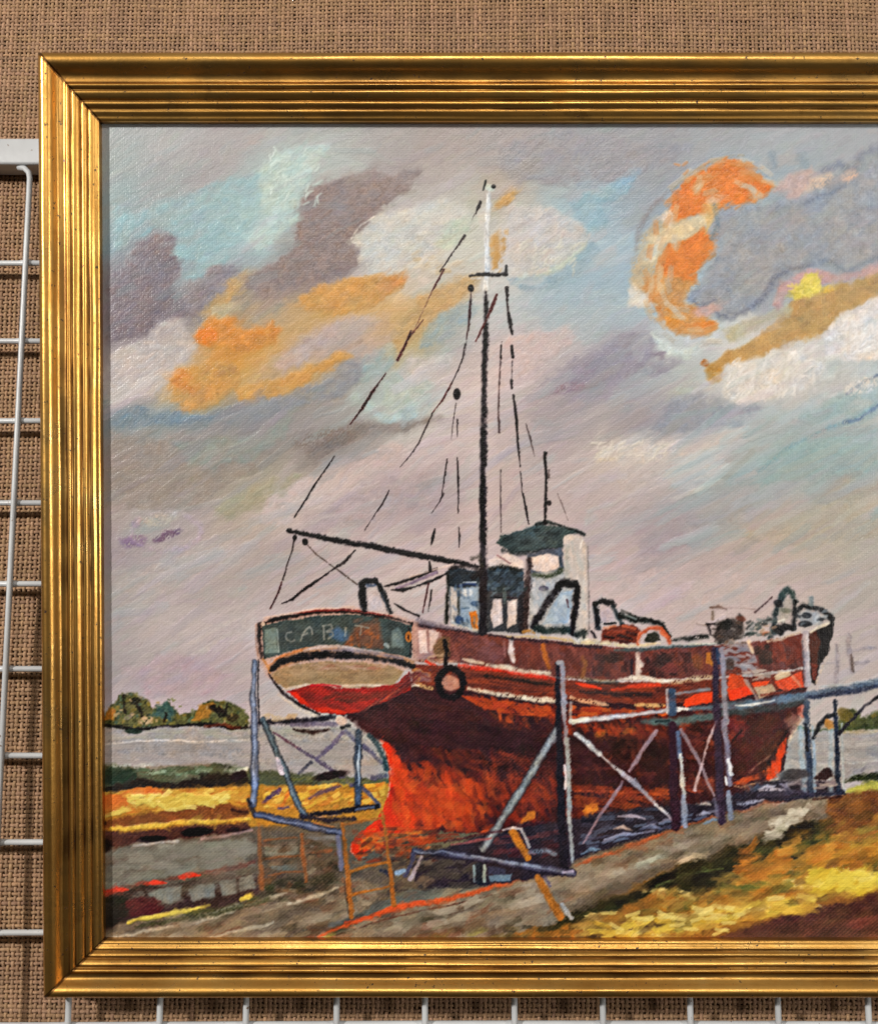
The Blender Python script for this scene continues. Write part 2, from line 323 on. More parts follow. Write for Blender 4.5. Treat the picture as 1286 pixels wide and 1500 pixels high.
LAV = [(178,158,170),(158,150,164),(198,178,174),(160,172,176),(204,192,182),(170,156,152),(186,170,160)]
wind(420, 150, 1300, 560, 1040, 95, 12, .55, LAV)
wind(260, 150, 1300, 560, 1040, 50, 6, .6, LAV+[(212,200,192),(150,140,148)])
wind(170, 150, 1300, 180, 560, 55, 9, .42, [(150,172,178),(166,158,162),(196,190,178),(146,140,146)])
wind(120, 1000, 1300, 600, 800, 80, 10, .6, [(140,168,168),(168,176,172),(176,166,150),(152,160,166)])
smear(915, 1140, 222, 508, 900, 13, 4, 45, 60, .6, .07, pmask([(935,330),(990,250),(1080,222),(1140,270),(1110,310),(1060,330),(1050,400),(1060,480),(1000,505),(945,460),(925,400)], 16, 14))
smear(1140, 1300, 380, 600, 700, 16, 5, 35, 40, .5, .06, pmask([(1120,480),(1150,420),(1230,395),(1330,370),(1330,600),(1180,600),(1100,560)], 20, 14))
smear(240, 720, 380, 610, 900, 15, 5, 25, 30, .5, .05, pmask([(235,580),(280,470),(360,400),(520,385),(710,390),(720,440),(600,520),(400,600),(280,620)], 20, 14))
# ochre worked back over the greys
for P_, cs_ in [([(286,488),(300,470),(318,462),(345,463),(352,478),(400,468),(416,478),(405,500),(380,512),(352,522),(335,507),(300,507)], [(202,130,54),(214,138,58),(190,132,72)]),
    ([(248,560),(265,540),(330,526),(350,540),(352,570),(300,592),(265,604),(250,588)], [(190,140,80),(200,144,72),(180,134,86)]),
    ([(345,566),(400,558),(440,545),(500,514),(518,524),(470,548),(440,567),(400,580),(350,586)], [(190,142,80),(200,150,84)]),
    ([(440,437),(470,416),(520,404),(560,400),(598,398),(592,420),(560,440),(520,455),(480,462),(452,456)], [(196,142,76),(204,146,72),(184,140,92)]),
    ([(560,522),(580,474),(620,432),(680,402),(704,400),(692,430),(640,466),(600,502),(575,526)], [(186,150,100),(194,156,104),(176,148,110)])]:
    fill(P_, cs_, 46, 16, 6, 25, 30, .55, 5, 8, .03, .5)
fill([(722,300),(734,286),(752,280),(762,286),(748,296),(732,306)], [(194,152,92),(184,146,96)], 14, 14, 6, 35, 20, .8, 3, 5)
fill([(718,395),(720,360),(730,340),(748,334),(744,350),(736,385),(728,402)], [(192,148,86),(184,142,84)], 22, 14, 6, 70, 20, .8, 3, 5)
fill([(600,360),(650,380),(690,372),(700,392),(640,404),(600,398)], [(196,178,150),(204,190,168),(190,164,122)], 24, 18, 6, 20, 20, .6, 3, 6)
# the crescent pulled together along its curve
_cp = np.array([(1128,277),(1098,256),(1062,244),(1020,262),(988,300),(968,350),(955,400),(958,440),(978,470),(1010,484),(1046,478)], float)
for i in range(80):
    k = rs.uniform(0, len(_cp)-1.01); q = int(k); f = k-q
    p = _cp[q]*(1-f)+_cp[q+1]*f; d = _cp[q+1]-_cp[q]
    o = rs.uniform(-26, 22); nrm = np.array([-d[1], d[0]])/np.hypot(*d)
    cc = [(204,130,68),(198,158,112),(206,186,154),(196,140,84)][rs.randint(4)] if abs(o) < 14 else [(190,168,136),(176,166,150),(202,186,162)][rs.randint(3)]
    stroke(p[0]+nrm[0]*o, p[1]+nrm[1]*o, 26, 8, -np.degrees(np.arctan2(d[1], d[0]))+12*rs.randn(), col(cc), .5, h=.6)
smear(140, 1300, 165, 1050, 3000, 26, 5, 28, 13, .42, .012)
# crisp marks on the sky
line([(1110,690),(1160,652),(1200,632),(1250,612),(1292,588)], 6, (104,142,152), .6, 3, 4, .4)
line([(1235,618),(1260,612),(1290,592)], 7, (92,112,140), .8, 2, 3, .35)
line([(1240,578),(1265,560),(1290,548)], 5, (88,106,134), .85, 1.5, 3, .3)
dab(1262,566,26,12,20,(206,200,192),.8,.5,6,.35)
DK = (84,88,108)
line([(1006,436),(1024,449),(1034,446),(1050,440)], 6, DK, .5, 3, 4, .35)
line([(1047,458),(1068,467),(1090,456),(1120,430),(1135,405),(1160,391),(1188,388)], [4,6,8,9,9,8,5], (96,98,112), .55, 3.5, 4, .3)
line([(1198,381),(1220,383),(1238,396),(1262,386),(1292,374)], 9, (104,112,122), .5, 3.5, 4, .35)
line([(1046,300),(1052,330),(1042,350)], 7, (104,122,132), .6, 2.5, 4, .3)
for p in [[(1128,224),(1134,242)],[(1172,228),(1182,240)]]: line(p, 14, (116,132,142), .45, 7, 5)
line([(1204,252),(1226,240),(1252,246),(1262,226),(1292,210)], [9,12,12,14,16], (98,104,122), .5, 5, 6, .3)
line([(1178,298),(1200,286),(1220,282),(1236,272)], 7, (100,106,120), .5, 3.5, 4, .3)
line([(930,365),(935,340),(945,318),(962,296),(980,280)], [5,9,9,8,5], (124,108,104), .45, 4, 4, .3)
line([(985,275),(1020,245),(1060,228),(1090,226)], 4, (150,132,96), .5, 2, 3, .4)
dab(197,793,21,11,10,(126,106,134),.8,.6,6,.35)
dab(246,784,22,6,22,(104,84,108),.8,.5,5,.4)
dab(205,766,14,6,10,(132,122,140),.7,.6,4,.45)
ring(245,780,50,27,8,(168,150,168),.55,5,4,.4)
dab(238,760,30,9,8,(176,170,160),.6,.7,5,.3)
dab(480,640,50,14,14,(112,99,92),.6,.8,8,.5)
dab(835,568,26,9,14,(138,116,124),.7,.7,5,.5)
line([(838,560),(800,585)], 5, (132,108,112), .5, 2, 3, .5)
for a,b,c,d in [(514,352,530,328),(530,328,552,316),(517,356,540,358)]: line([(a,b),(c,d)], 2.5, (214,208,198), .7, 1, 2, .3)
# impasto lights knocked in with a knife
for i in range(70):
    x, y = rs.uniform(1065, 1195), rs.uniform(520, 580)
    if ((x-1130)/70)**2+((y-550)/36)**2 < 1: stroke(x, y, 16, 3, 60+25*rs.randn(), col((222,214,204))*rs.uniform(.95,1.04), .6, h=.7)
for i in range(60): stroke(rs.uniform(1232,1300), rs.uniform(472,516), 16, 4, 45+30*rs.randn(), col((220,214,208))*rs.uniform(.95,1.05), .7, h=.9)
for i in range(40): stroke(rs.uniform(395,470), rs.uniform(215,300), 14, 3, 45+30*rs.randn(), col((190,202,192))*rs.uniform(.95,1.04), .6, h=.7)
for i in range(30): stroke(rs.uniform(760,850), rs.uniform(350,400), 14, 3, 50+25*rs.randn(), col((206,202,184))*rs.uniform(.95,1.03), .5, h=.7)
for i in range(40): stroke(rs.uniform(870,985), rs.uniform(648,672), 14, 3, 35+25*rs.randn(), col((214,202,186))*rs.uniform(.95,1.03), .6, h=.7)
for i in range(30): stroke(rs.uniform(985,1110), rs.uniform(231,310), 12, 4, 30+30*rs.randn(), col((214,130,60))*rs.uniform(.92,1.04), .5, h=.6)
for i in range(24): stroke(rs.uniform(1155,1200), rs.uniform(405,434), 9, 3.5, 30+40*rs.randn(), col((226,204,100))*rs.uniform(.92,1.03), .7, h=.7)
_stroke = stroke
def stroke(x, y, L, w, ang, c, op, clip=None, h=.35, bris=.5):
    _stroke(x, y, L, w, -ang, c, op, clip, h, bris)         # from here on angles turn clockwise
# ---- far bank, river, fields and quay
BK = (32,27,28)
poly([(130,1180),(1790,1180),(1790,1420),(130,1420)], (104,86,66), 1, 3, 3)
poly([(130,1066),(360,1064),(700,1064),(1290,1060),(1790,1056),(1790,1150),(1290,1140),(700,1150),(130,1140)], (158,148,142), 1, 3, 3)
fill([(130,1066),(700,1064),(700,1082),(130,1084)], [(160,156,138),(150,146,136),(172,160,146)], 60, 40, 6, -2, 4, .7)
fill([(130,1086),(700,1084),(700,1132),(130,1132)], [(158,147,143),(164,152,147),(152,144,140),(160,150,142)], 120, 46, 9, -1, 5, .7)
fill([(1150,1062),(1290,1060),(1290,1140),(1150,1140)], [(166,158,150),(158,152,148),(174,164,154),(150,148,146)], 90, 36, 8, -3, 6, .75)
line([(150,1090),(200,1086),(260,1085),(310,1088),(340,1084),(366,1084)], [2,3,3.5,4,3,4], (206,190,176), .9, 1, 2, .2)
line([(1160,1115),(1200,1120),(1290,1115)], 4, (190,182,170), .6, 1.5, 2, .3)
# trees on the far shore
def trees(P, n, pal, s=9):
    sl, m = pmask(P, 3, 8)
    put(sl, m*.9, pal[0], .4, .08)
    fill(P, pal, n, s, s*.55, -60, 40, .85, 3, 6, .12)
trees([(150,1062),(154,1042),(170,1030),(176,1018),(200,1014),(216,1024),(224,1040),(236,1034),(250,1030),(262,1044),(290,1040),(305,1026),(330,1026),(350,1040),(362,1052),(366,1066),(150,1066)], 150, [(82,80,44),(60,62,36),(104,98,54),(74,92,76),(122,106,52),(44,44,32)])
trees([(282,1056),(294,1034),(312,1028),(316,1040),(300,1058)], 14, [(166,116,52),(142,104,48)], 9)
trees([(152,1052),(160,1036),(170,1040),(168,1054)], 8, [(170,112,48),(150,104,56)], 8)
trees([(225,1052),(232,1036),(248,1028),(256,1040),(250,1056)], 14, [(70,94,88),(58,78,74)], 8)
for x0,y0,x1,y1 in [(182,1018,184,1044),(204,1038,212,1052),(198,1026,206,1040),(244,1044,240,1058),(310,1034,322,1052),(322,1040,336,1054),(334,1032,326,1050)]:
    line([(x0,y0),(x1,y1)], 5, (42,36,28), .85, 1.5, 3)
dab(200,1027,9,5,20,(48,46,32),.9,.5,4); dab(316,1040,12,7,-20,(46,34,26),.85,.5,5); dab(340,1052,10,5,0,(60,48,32),.8,.5,4)
dab(215,1056,11,5,10,(190,160,124),.8,.6,4,.3); dab(190,1050,8,4,20,(120,110,92),.8,.6,4)
for i in range(40): stroke(rs.uniform(160,360), rs.uniform(1024,1060), 6, 3, rs.uniform(0,180), col([(150,124,66),(120,120,74),(180,150,110),(70,78,46)][rs.randint(4)]), .7)
line([(150,1062),(200,1068),(250,1064),(300,1062),(340,1066),(366,1067)], [5,6,5,7,6,3], BK, .95, 1.2, 2.5)
line([(300,1066),(330,1062),(352,1066)], 6, (96,50,34), .85, 1.5, 3)
dab(195,1070,12,4,0,(46,56,44),.9,.5,3)
trees([(1225,1062),(1236,1044),(1250,1038),(1262,1050),(1275,1044),(1290,1036),(1420,1030),(1560,1044),(1790,1030),(1790,1068),(1225,1068)], 90, [(72,76,38),(54,60,34),(96,92,48),(110,96,48)])
dab(1238,1048,9,12,60,(104,88,40),.8,.6,4)
dab(1216,1060,8,6,0,(160,116,62),.8,.6,4)
line([(1168,1066),(1185,1070),(1230,1066),(1290,1066)], [8,4,3,4], (62,74,44), .7, 1.5, 3)
line([(1232,1072),(1290,1072),(1790,1070)], 5, (176,160,124), .7, 2, 2)
# near bank and gold stubble on the left
poly([(140,1124),(180,1120),(210,1126),(260,1122),(330,1122),(360,1128),(470,1136),(580,1140),(580,1166),(140,1166)], (86,86,62), 1, 3, 5)
fill([(140,1122),(366,1120),(366,1148),(140,1150)], [(60,66,46),(92,106,80),(120,124,100),(44,38,30),(84,92,62),(110,96,74)], 90, 22, 6, -4, 10, .8)
poly([(146,1132),(170,1124),(195,1126),(204,1140),(190,1148),(150,1146)], (46,58,44), .9, 3, 5)
poly([(146,1152),(200,1142),(250,1146),(300,1136),(362,1130),(366,1150),(330,1154),(280,1162),(200,1160),(146,1166)], (50,38,28), .9, 3, 5)
for x,y,c in [(300,1130,(150,164,140)),(352,1129,(208,202,186)),(230,1132,(150,160,132)),(270,1134,(116,132,100)),(180,1122,(170,170,160)),(212,1122,(176,172,160))]:
    line([(x-14,y+1),(x+12,y-2)], 6, c, .8, 1.5, 3, .3)
line([(215,1124),(270,1121),(310,1122)], 5, (132,110,88), .7, 1.5, 3)
dab(350,1136,12,6,15,(52,36,34),.9,.5,4)
poly([(140,1160),(366,1150),(580,1150),(580,1200),(366,1212),(140,1240)], (178,122,46), 1, 3, 5)
fill([(140,1160),(366,1152),(366,1180),(140,1196)], [(196,140,50),(214,172,70),(204,150,60),(186,112,44)], 120, 26, 7, -6, 10, .85, h=.7)
poly([(146,1166),(190,1160),(235,1157),(250,1164),(215,1172),(165,1186),(146,1190)], (196,110,46), .9, 3, 5)
for i in range(60):
    x = rs.uniform(190,330); stroke(x, 1166+.02*(x-190)+rs.uniform(-8,20)*(1-abs(x-250)/130), 20, 6, -12+24*rs.randn(), col([(216,186,84),(224,198,102),(206,170,70)][rs.randint(3)]), .85, h=.9)
for x,y in [(165,1192),(180,1188),(300,1160),(320,1164)]: stroke(x,y,30,6,-14,col((216,180,84)),.9,h=.9)
poly([(146,1204),(200,1192),(260,1184),(330,1178),(366,1182),(360,1196),(300,1204),(220,1206),(146,1216)], (124,70,36), .85, 3, 5)
line([(165,1214),(220,1209),(270,1206),(330,1202),(366,1200)], [6,9,8,6,7], (204,158,62), .95, 1.5, 3, .15, .8)
line([(340,1186),(362,1190)], 6, (60,34,26), .85, 1.5, 3)
poly([(140,1216),(180,1218),(240,1214),(300,1208),(360,1206),(366,1216),(300,1226),(220,1234),(150,1242),(140,1246)], (76,44,38), .92, 3, 4)
dab(150,1238,16,10,0,(40,24,22),.9,.6,4); dab(222,1230,21,5,6,(34,20,22),1,.4,3); dab(290,1219,23,6,6,(34,20,22),1,.4,3); dab(345,1216,14,4,0,(50,30,30),.9,.5,3)
dab(150,1205,8,5,0,(60,30,22),.9,.5,3)
# concrete slabs
poly([(140,1244),(220,1238),(300,1228),(380,1218),(500,1222),(560,1250),(560,1340),(400,1390),(130,1400)], (98,84,70), 1, 3, 3)
fill([(146,1246),(300,1232),(378,1226),(378,1268),(300,1280),(146,1304)], [(126,119,105),(118,111,98),(134,128,113),(122,114,102)], 90, 34, 13, -8, 12, .8)
line([(195,1240),(240,1234),(262,1232)], 4, (170,158,148), .7, 1.5, 2, .2)
line([(295,1230),(330,1224),(370,1216)], 4, (150,118,108), .8, 1.5, 2, .2)
for P in [[(146,1244),(200,1240),(230,1248),(180,1256)],[(205,1262),(235,1256),(250,1270),(225,1284),(206,1278)],[(290,1242),(322,1238),(330,1262),(300,1270)],[(335,1238),(362,1238),(360,1262),(338,1262)]]:
    poly(P, (136,130,116), .5, 4, 4)
line([(150,1307),(200,1296),(260,1286),(320,1274),(372,1262)], [5,6,7,6,6], (110,62,50), .8, 2, 3, .2)
for x,y,w in [(172,1304,9),(226,1295,9),(278,1284,11)]: line([(x-17,y+2),(x,y-2),(x+18,y-1)], [3,w,3], (206,66,46), 1, 1.2, 3)
line([(328,1276),(350,1272),(362,1268)], 5, (128,66,52), .7, 1.5, 2)
poly([(140,1312),(200,1300),(240,1296),(380,1278),(380,1330),(300,1338),(190,1356),(140,1366)], (70,50,42), .95, 3, 4)
poly([(140,1316),(185,1310),(192,1330),(182,1350),(140,1362)], (42,36,28), .9, 4, 5)
poly([(186,1318),(236,1314),(240,1330),(230,1340),(192,1346)], (88,40,38), .9, 3, 4)
for P in [[(215,1310),(240,1302),(268,1296),(262,1318),(244,1324)],[(276,1304),(312,1290),(314,1314),(280,1320)],[(320,1290),(346,1286),(348,1308),(324,1312)],[(352,1286),(372,1280),(374,1300),(352,1306)]]:
    poly(P, (122,115,102), .9, 2, 3); fill(P, [(126,119,106),(116,108,98)], 10, 14, 8, -70, 15, .7)
for x in (270,318,350): line([(x,1298),(x-2,1322)], 6, (64,44,34), .7, 2, 3)
poly([(140,1372),(180,1352),(260,1338),(330,1326),(390,1312),(440,1296),(520,1284),(560,1300),(540,1340),(470,1395),(130,1400)], (124,104,82), 1, 3, 4)
line([(190,1352),(240,1342),(300,1334),(360,1322),(420,1306)], 9, (70,68,38), .85, 2, 4)
line([(188,1352),(230,1342),(270,1334),(308,1326)], [5,8,7,4], (200,172,76), .95, 1.5, 3, .15, .8)
line([(352,1318),(368,1312)], 8, (206,176,76), .95, 1.2, 2)
fill([(170,1378),(260,1356),(400,1318),(520,1290),(540,1330),(470,1376),(300,1392),(160,1392)], [(134,114,88),(118,98,78),(150,128,98),(106,92,74),(142,126,104)], 90, 46, 8, -15, 6, .8)
for P in [[(285,1350),(310,1342),(340,1334)],[(420,1326),(470,1310),(492,1302)],[(195,1370),(230,1362),(255,1358)],[(150,1376),(170,1372)]]: line(P, [3,7,4][:len(P)], (190,172,146), .85, 1.5, 3, .25)
line([(355,1322),(330,1330),(300,1340)], 4, (170,164,146), .7, 1.5, 3, .3)
poly([(380,1228),(500,1230),(500,1310),(380,1322)], (92,76,60), .9, 4, 4)
fill([(388,1240),(438,1238),(438,1252),(388,1254)], [(142,134,114),(150,140,112)], 10, 22, 9, -3, 6, .9)
fill([(450,1226),(492,1226),(492,1240),(450,1244)], [(130,122,114),(118,110,104)], 10, 22, 8, 5, 6, .85)
fill([(392,1266),(440,1264),(440,1276),(392,1278)], [(104,104,96),(118,114,104)], 8, 20, 7, 0, 6, .85)
fill([(388,1288),(470,1280),(495,1250),(496,1296),(400,1318)], [(52,48,32),(44,38,30),(66,58,40)], 30, 20, 9, -10, 20, .8)
fill([(385,1300),(440,1288),(445,1310),(388,1318)], [(60,60,34),(50,44,30)], 12, 20, 7, -10, 12, .8)
line([(452,1250),(485,1246)], 4, (176,92,52), .8, 1.2, 3, .2)
# quay wall, tow path and bank at right
poly([(395,1380),(520,1340),(600,1306),(700,1280),(800,1260),(830,1280),(760,1300),(640,1330),(520,1362),(440,1386)], (98,92,82), 1, 3, 4)
fill([(400,1376),(520,1342),(600,1306),(760,1290),(640,1328),(520,1360)], [(104,98,88),(92,86,76),(118,110,98),(84,74,64)], 50, 34, 8, -16, 8, .8)
poly([(455,1392),(480,1362),(600,1332),(720,1296),(845,1262),(960,1228),(1100,1186),(1206,1160),(1222,1180),(1190,1202),(1100,1226),(980,1264),(870,1306),(830,1345),(700,1392)], (134,116,94), 1, 3, 4)
fill([(470,1384),(600,1346),(720,1306),(845,1274),(960,1240),(1100,1196),(1200,1172),(1200,1196),(1100,1222),(980,1260),(860,1308),(780,1350),(640,1380)], [(140,122,100),(122,104,84),(152,136,112),(108,90,72),(146,130,110)], 140, 36, 9, -17, 8, .8)
for x,y in [(650,1330),(690,1320),(640,1348),(950,1258),(900,1276),(1000,1240),(780,1306),(800,1300),(770,1318)]: stroke(x,y,44,9,-20+8*rs.randn(),col((184,166,142)),.6,h=.7)
dab(775,1312,18,22,10,(172,154,134),.7,.7,6)
for x,y in [(1135,1205),(1150,1198),(1165,1190),(1180,1186),(1130,1222),(1145,1212)]: stroke(x,y,24,8,-25+20*rs.randn(),col((206,192,166)),.75,h=.9)
stroke(1132,1226,34,8,-20,col((224,206,182)),.9,h=.9); stroke(1010,1258,40,6,-22,col((206,178,140)),.8,h=.8); stroke(960,1262,50,6,-20,col((180,178,150)),.7,h=.7)
fill([(560,1376),(640,1352),(760,1340),(740,1380),(600,1384)], [(96,74,54),(112,86,62),(84,62,46)], 30, 30, 9, -14, 10, .8)
line([(465,1372),(520,1350),(580,1332),(640,1320),(700,1306),(780,1284)], [3,7,10,9,9,6], (190,80,42), .95, 1.5, 3, .15)
line([(505,1352),(560,1338),(620,1322)], 5, (212,76,40), .9, 1.2, 3)
line([(470,1378),(560,1348),(640,1330),(720,1312)], 2.5, (86,48,36), .8, 1, 2)
line([(842,1268),(900,1248),(960,1224),(1060,1190),(1130,1174),(1205,1160)], [5,7,7,6,5,5], (164,84,50), .9, 1.5, 3, .15)
line([(1000,1212),(1060,1193),(1120,1178)], 3, (60,40,34), .7, 1, 2)
dab(482,1370,10,5,15,(196,170,86),.9,.5,3); line([(430,1372),(465,1366)], 7, (70,64,40), .7, 2, 3); line([(430,1376),(460,1374)], 3, (190,70,40), .7, 1, 2)
poly([(820,1352),(900,1312),(1000,1266),(1100,1236),(1200,1200),(1230,1190),(1300,1150),(1790,1100),(1790,1400),(640,1400),(720,1376)], (150,98,40), 1, 3, 6)
poly([(800,1362),(850,1330),(920,1306),(1000,1266),(1100,1232),(1190,1200),(1222,1205),(1200,1250),(1130,1268),(1080,1300),(1040,1312),(960,1304),(900,1334),(840,1356)], (52,46,26), .96, 3, 6)
fill([(820,1352),(900,1316),(1000,1270),(1100,1238),(1200,1204),(1200,1246),(1120,1266),(1070,1300),(980,1300),(900,1332)], [(58,52,28),(46,40,24),(70,66,32),(40,32,22),(66,50,30)], 110, 26, 8, -20, 14, .8)
fill([(1010,1290),(1040,1272),(1080,1276),(1075,1300),(1040,1314)], [(34,28,20),(42,34,22)], 20, 14, 9, -30, 30, .85)
fill([(640,1380),(760,1354),(840,1356),(900,1380),(640,1392)], [(66,56,30),(90,72,40),(52,44,28),(120,100,56)], 50, 26, 8, -12, 14, .8)
dab(700,1365,14,6,15,(150,136,76),.8,.6,4); dab(640,1372,18,5,10,(110,84,48),.8,.6,4)
G1 = [(196,132,44),(206,150,58),(184,116,40),(214,166,70)]
fill([(900,1364),(960,1326),(1060,1302),(1110,1268),(1190,1248),(1290,1206),(1290,1300),(1200,1326),(1100,1348),(1000,1368),(920,1378)], G1+[(140,98,44),(108,92,42)], 200, 44, 13, -13, 13, .85, h=.8)
fill([(850,1352),(890,1330),(960,1330),(1000,1346),(900,1372),(850,1370)], [(150,110,46),(176,136,56),(120,92,44),(190,160,84)], 60, 22, 7, -8, 14, .85, h=.7)
poly([(1078,1280),(1100,1268),(1160,1266),(1150,1280),(1100,1294)], (206,122,40), .85, 3, 5)
fill([(1075,1300),(1110,1290),(1130,1296),(1100,1306)], [(90,98,40),(104,106,46)], 10, 18, 7, 0, 12, .8)
fill([(950,1300),(985,1302),(1035,1300),(1030,1318),(960,1322)], [(150,128,58),(190,158,78),(110,92,44)], 22, 20, 6, -2, 14, .8, h=.7)
for i in range(40): stroke(rs.uniform(1195,1300), rs.uniform(1276,1304), 32, 10, -18+25*rs.randn(), col([(224,190,58),(214,176,50),(232,204,90)][rs.randint(3)]), .85, h=1.)
for i in range(46):
    x = rs.uniform(900,1190); stroke(x, 1366-.14*(x-900)+rs.uniform(-12,8), 36, 8, -12+18*rs.randn(), col([(222,184,70),(228,200,110),(206,160,56),(190,140,60)][rs.randint(4)]), .8, h=1.)
for x,y in [(950,1304),(965,1306),(1000,1306),(1155,1290),(1170,1295),(1180,1300),(1250,1248),(865,1342),(872,1340),(1090,1332),(1110,1332),(985,1350),(1000,1346)]: stroke(x,y,22,5,-4+14*rs.randn(),col((230,198,116)),.9,h=1.1)
poly([(1214,1164),(1290,1150),(1400,1140),(1400,1214),(1290,1216),(1240,1228),(1205,1222),(1208,1190)], (122,74,36), .95, 4, 6)
fill([(1214,1168),(1290,1156),(1290,1214),(1230,1226),(1210,1215)], [(128,80,38),(110,64,34),(146,92,42),(96,56,32)], 50, 22, 9, -10, 20, .8)
fill([(1180,1220),(1290,1216),(1290,1246),(1230,1256)], [(180,110,40),(196,126,46),(150,92,40)], 30, 22, 8, -14, 16, .85)
for i in range(10): stroke(rs.uniform(1268,1300), rs.uniform(1218,1230), 14, 6, -30, col((216,130,60)), .8, h=.8)
poly([(1230,1160),(1262,1146),(1290,1140),(1790,1120),(1790,1150),(1290,1158)], (176,164,70), .95, 3, 5)
poly([(1232,1146),(1250,1136),(1290,1130),(1790,1110),(1790,1122),(1290,1142)], (50,54,28), .95, 2, 4)
fill([(1290,1160),(1780,1130),(1780,1260),(1290,1300)], G1+[(120,74,36),(150,92,40)], 200, 60, 16, -10, 14, .85)
poly([(1000,1386),(1080,1362),(1200,1330),(1290,1306),(1790,1270),(1790,1410),(980,1410)], (86,50,38), .96, 4, 7)
fill([(1010,1384),(1080,1364),(1200,1334),(1300,1312),(1300,1392),(1010,1392)], [(92,54,40),(78,44,34),(104,58,44),(70,40,32)], 110, 34, 10, -12, 14, .8)
dab(1262,1352,22,9,10,(132,66,54),.6,.8,6)
fill([(846,1372),(900,1366),(900,1392),(840,1392)], [(60,40,26),(74,50,30)], 16, 20, 8, -4, 12, .85)
for i in range(26): stroke(rs.uniform(905,1010), rs.uniform(1360,1378), 20, 5, -6+14*rs.randn(), col([(220,190,80),(226,202,110),(180,130,54)][rs.randint(3)]), .85, h=1.)
line([(890,1362),(960,1356),(990,1360)], 6, (66,44,26), .8, 1.5, 3, .2)

mixp = [(96,70,48),(60,52,34),(150,120,88),(128,108,88),(120,70,46),(168,150,124),(74,60,52)]
fill([(400,1372),(520,1330),(640,1300),(800,1262),(960,1232),(1180,1172),(1200,1196),(980,1262),(860,1308),(760,1360),(560,1386),(400,1388)], mixp, 130, 46, 9, -17, 8, .5, 3, 6)
fill([(160,1386),(200,1350),(380,1310),(500,1290),(480,1360),(420,1390)], mixp, 70, 50, 10, -17, 8, .5, 3, 6)
fill([(380,1230),(500,1235),(560,1262),(560,1330),(380,1320)], mixp+[(140,80,44),(44,40,32)], 70, 24, 7, -8, 25, .55, 3, 6)
fill([(840,1350),(1000,1290),(1180,1210),(1290,1180),(1290,1300),(1000,1370)], [(74,66,30),(150,120,50),(200,140,52),(110,76,36),(96,100,44),(216,176,76)], 110, 40, 10, -16, 16, .5, 3, 6)
fill([(150,1240),(378,1220),(378,1300),(150,1340)], [(108,98,84),(138,130,116),(92,80,68),(122,104,90)], 60, 40, 10, -9, 8, .45, 3, 6)
smear(140, 1300, 1118, 1392, 3200, 20, 5, -11, 22, .55, .07)
smear(140, 1300, 1118, 1392, 2600, 9, 2.6, -20, 50, .5, .12)
smear(140, 1300, 1064, 1130, 500, 30, 4, -2, 6, .4, .04)
# lights and darks restated over the worked ground
for x,y,w in [(172,1304,9),(226,1295,9),(278,1284,11)]: line([(x-17,y+2),(x,y-2),(x+18,y-1)], [3,w,3], (206,66,46), .95, 1.2, 3)
line([(188,1352),(230,1342),(270,1334),(308,1326)], [4,7,6,3], (204,176,80), .95, 1.5, 3, 0, .9); line([(352,1318),(368,1312)], 7, (208,178,78), .95, 1.2, 2)
for P in [[(160,1374),(200,1368),(250,1358)],[(285,1352),(310,1344),(345,1334)],[(420,1328),(470,1311),(498,1302)],[(300,1376),(360,1362),(400,1350)],[(340,1330),(400,1316),(420,1308)]]: line(P, [2,7,3], (184,166,138), .8, 1.8, 4, 0, .8)
dab(222,1230,21,5,6,(34,20,22),1,.4,3); dab(290,1219,23,6,6,(34,20,22),1,.4,3); dab(160,1336,20,16,0,(40,34,28),.8,.7,6); dab(152,1240,12,9,0,(38,24,22),.9,.6,4)
fill([(186,1318),(236,1314),(240,1330),(230,1340),(192,1346)], [(88,40,38),(72,32,32)], 14, 16, 7, -8, 12, .85)
for P in [[(215,1310),(240,1302),(266,1297),(262,1318),(244,1324)],[(278,1304),(310,1292),(312,1314),(282,1320)],[(322,1290),(344,1287),(346,1308),(326,1312)],[(354,1286),(372,1281),(373,1300),(354,1306)]]: poly(P, (126,119,106), .8, 2.5, 4)
fill([(150,1250),(300,1236),(376,1230),(376,1262),(300,1276),(150,1298)], [(130,124,110),(120,114,100),(136,130,116)], 36, 40, 12, -8, 8, .6)
line([(195,1240),(240,1234),(262,1232)], 4, (176,164,152), .8, 1.5, 2); line([(295,1230),(330,1224),(370,1216)], 4, (160,128,116), .8, 1.5, 2)
line([(165,1214),(220,1209),(270,1206),(330,1202),(366,1200)], [5,8,7,5,6], (210,164,64), .85, 1.5, 4, 0, .9)
line([(200,1360),(260,1348),(330,1334),(395,1318)], [6,9,8,6], (66,64,36), .7, 2.5, 4)
line([(465,1374),(520,1350),(580,1332),(640,1320),(700,1306),(780,1284)], [3,6,8,7,7,5], (196,84,44), .85, 1.5, 4)
line([(842,1268),(900,1248),(960,1224),(1060,1190),(1130,1174),(1205,1160)], [4,6,6,5,5,4], (170,88,52), .85, 1.5, 4)
for x,y in [(1135,1205),(1150,1198),(1165,1190),(1180,1186),(1130,1222),(1145,1212),(1160,1204)]: stroke(x,y,24,8,-25+20*rs.randn(),col((208,196,172)),.8,h=1.)
stroke(1132,1226,34,8,-20,col((224,206,182)),.9,h=1.); stroke(1010,1258,40,6,-22,col((206,178,140)),.8,h=.9); stroke(950,1262,50,7,-20,col((184,180,154)),.8,h=.9)
for x,y in [(655,1334),(690,1322),(770,1310),(785,1320),(760,1326),(640,1352),(900,1280),(860,1292)]: stroke(x,y,34,10,-18+8*rs.randn(),col((176,160,138)),.6,h=.8)
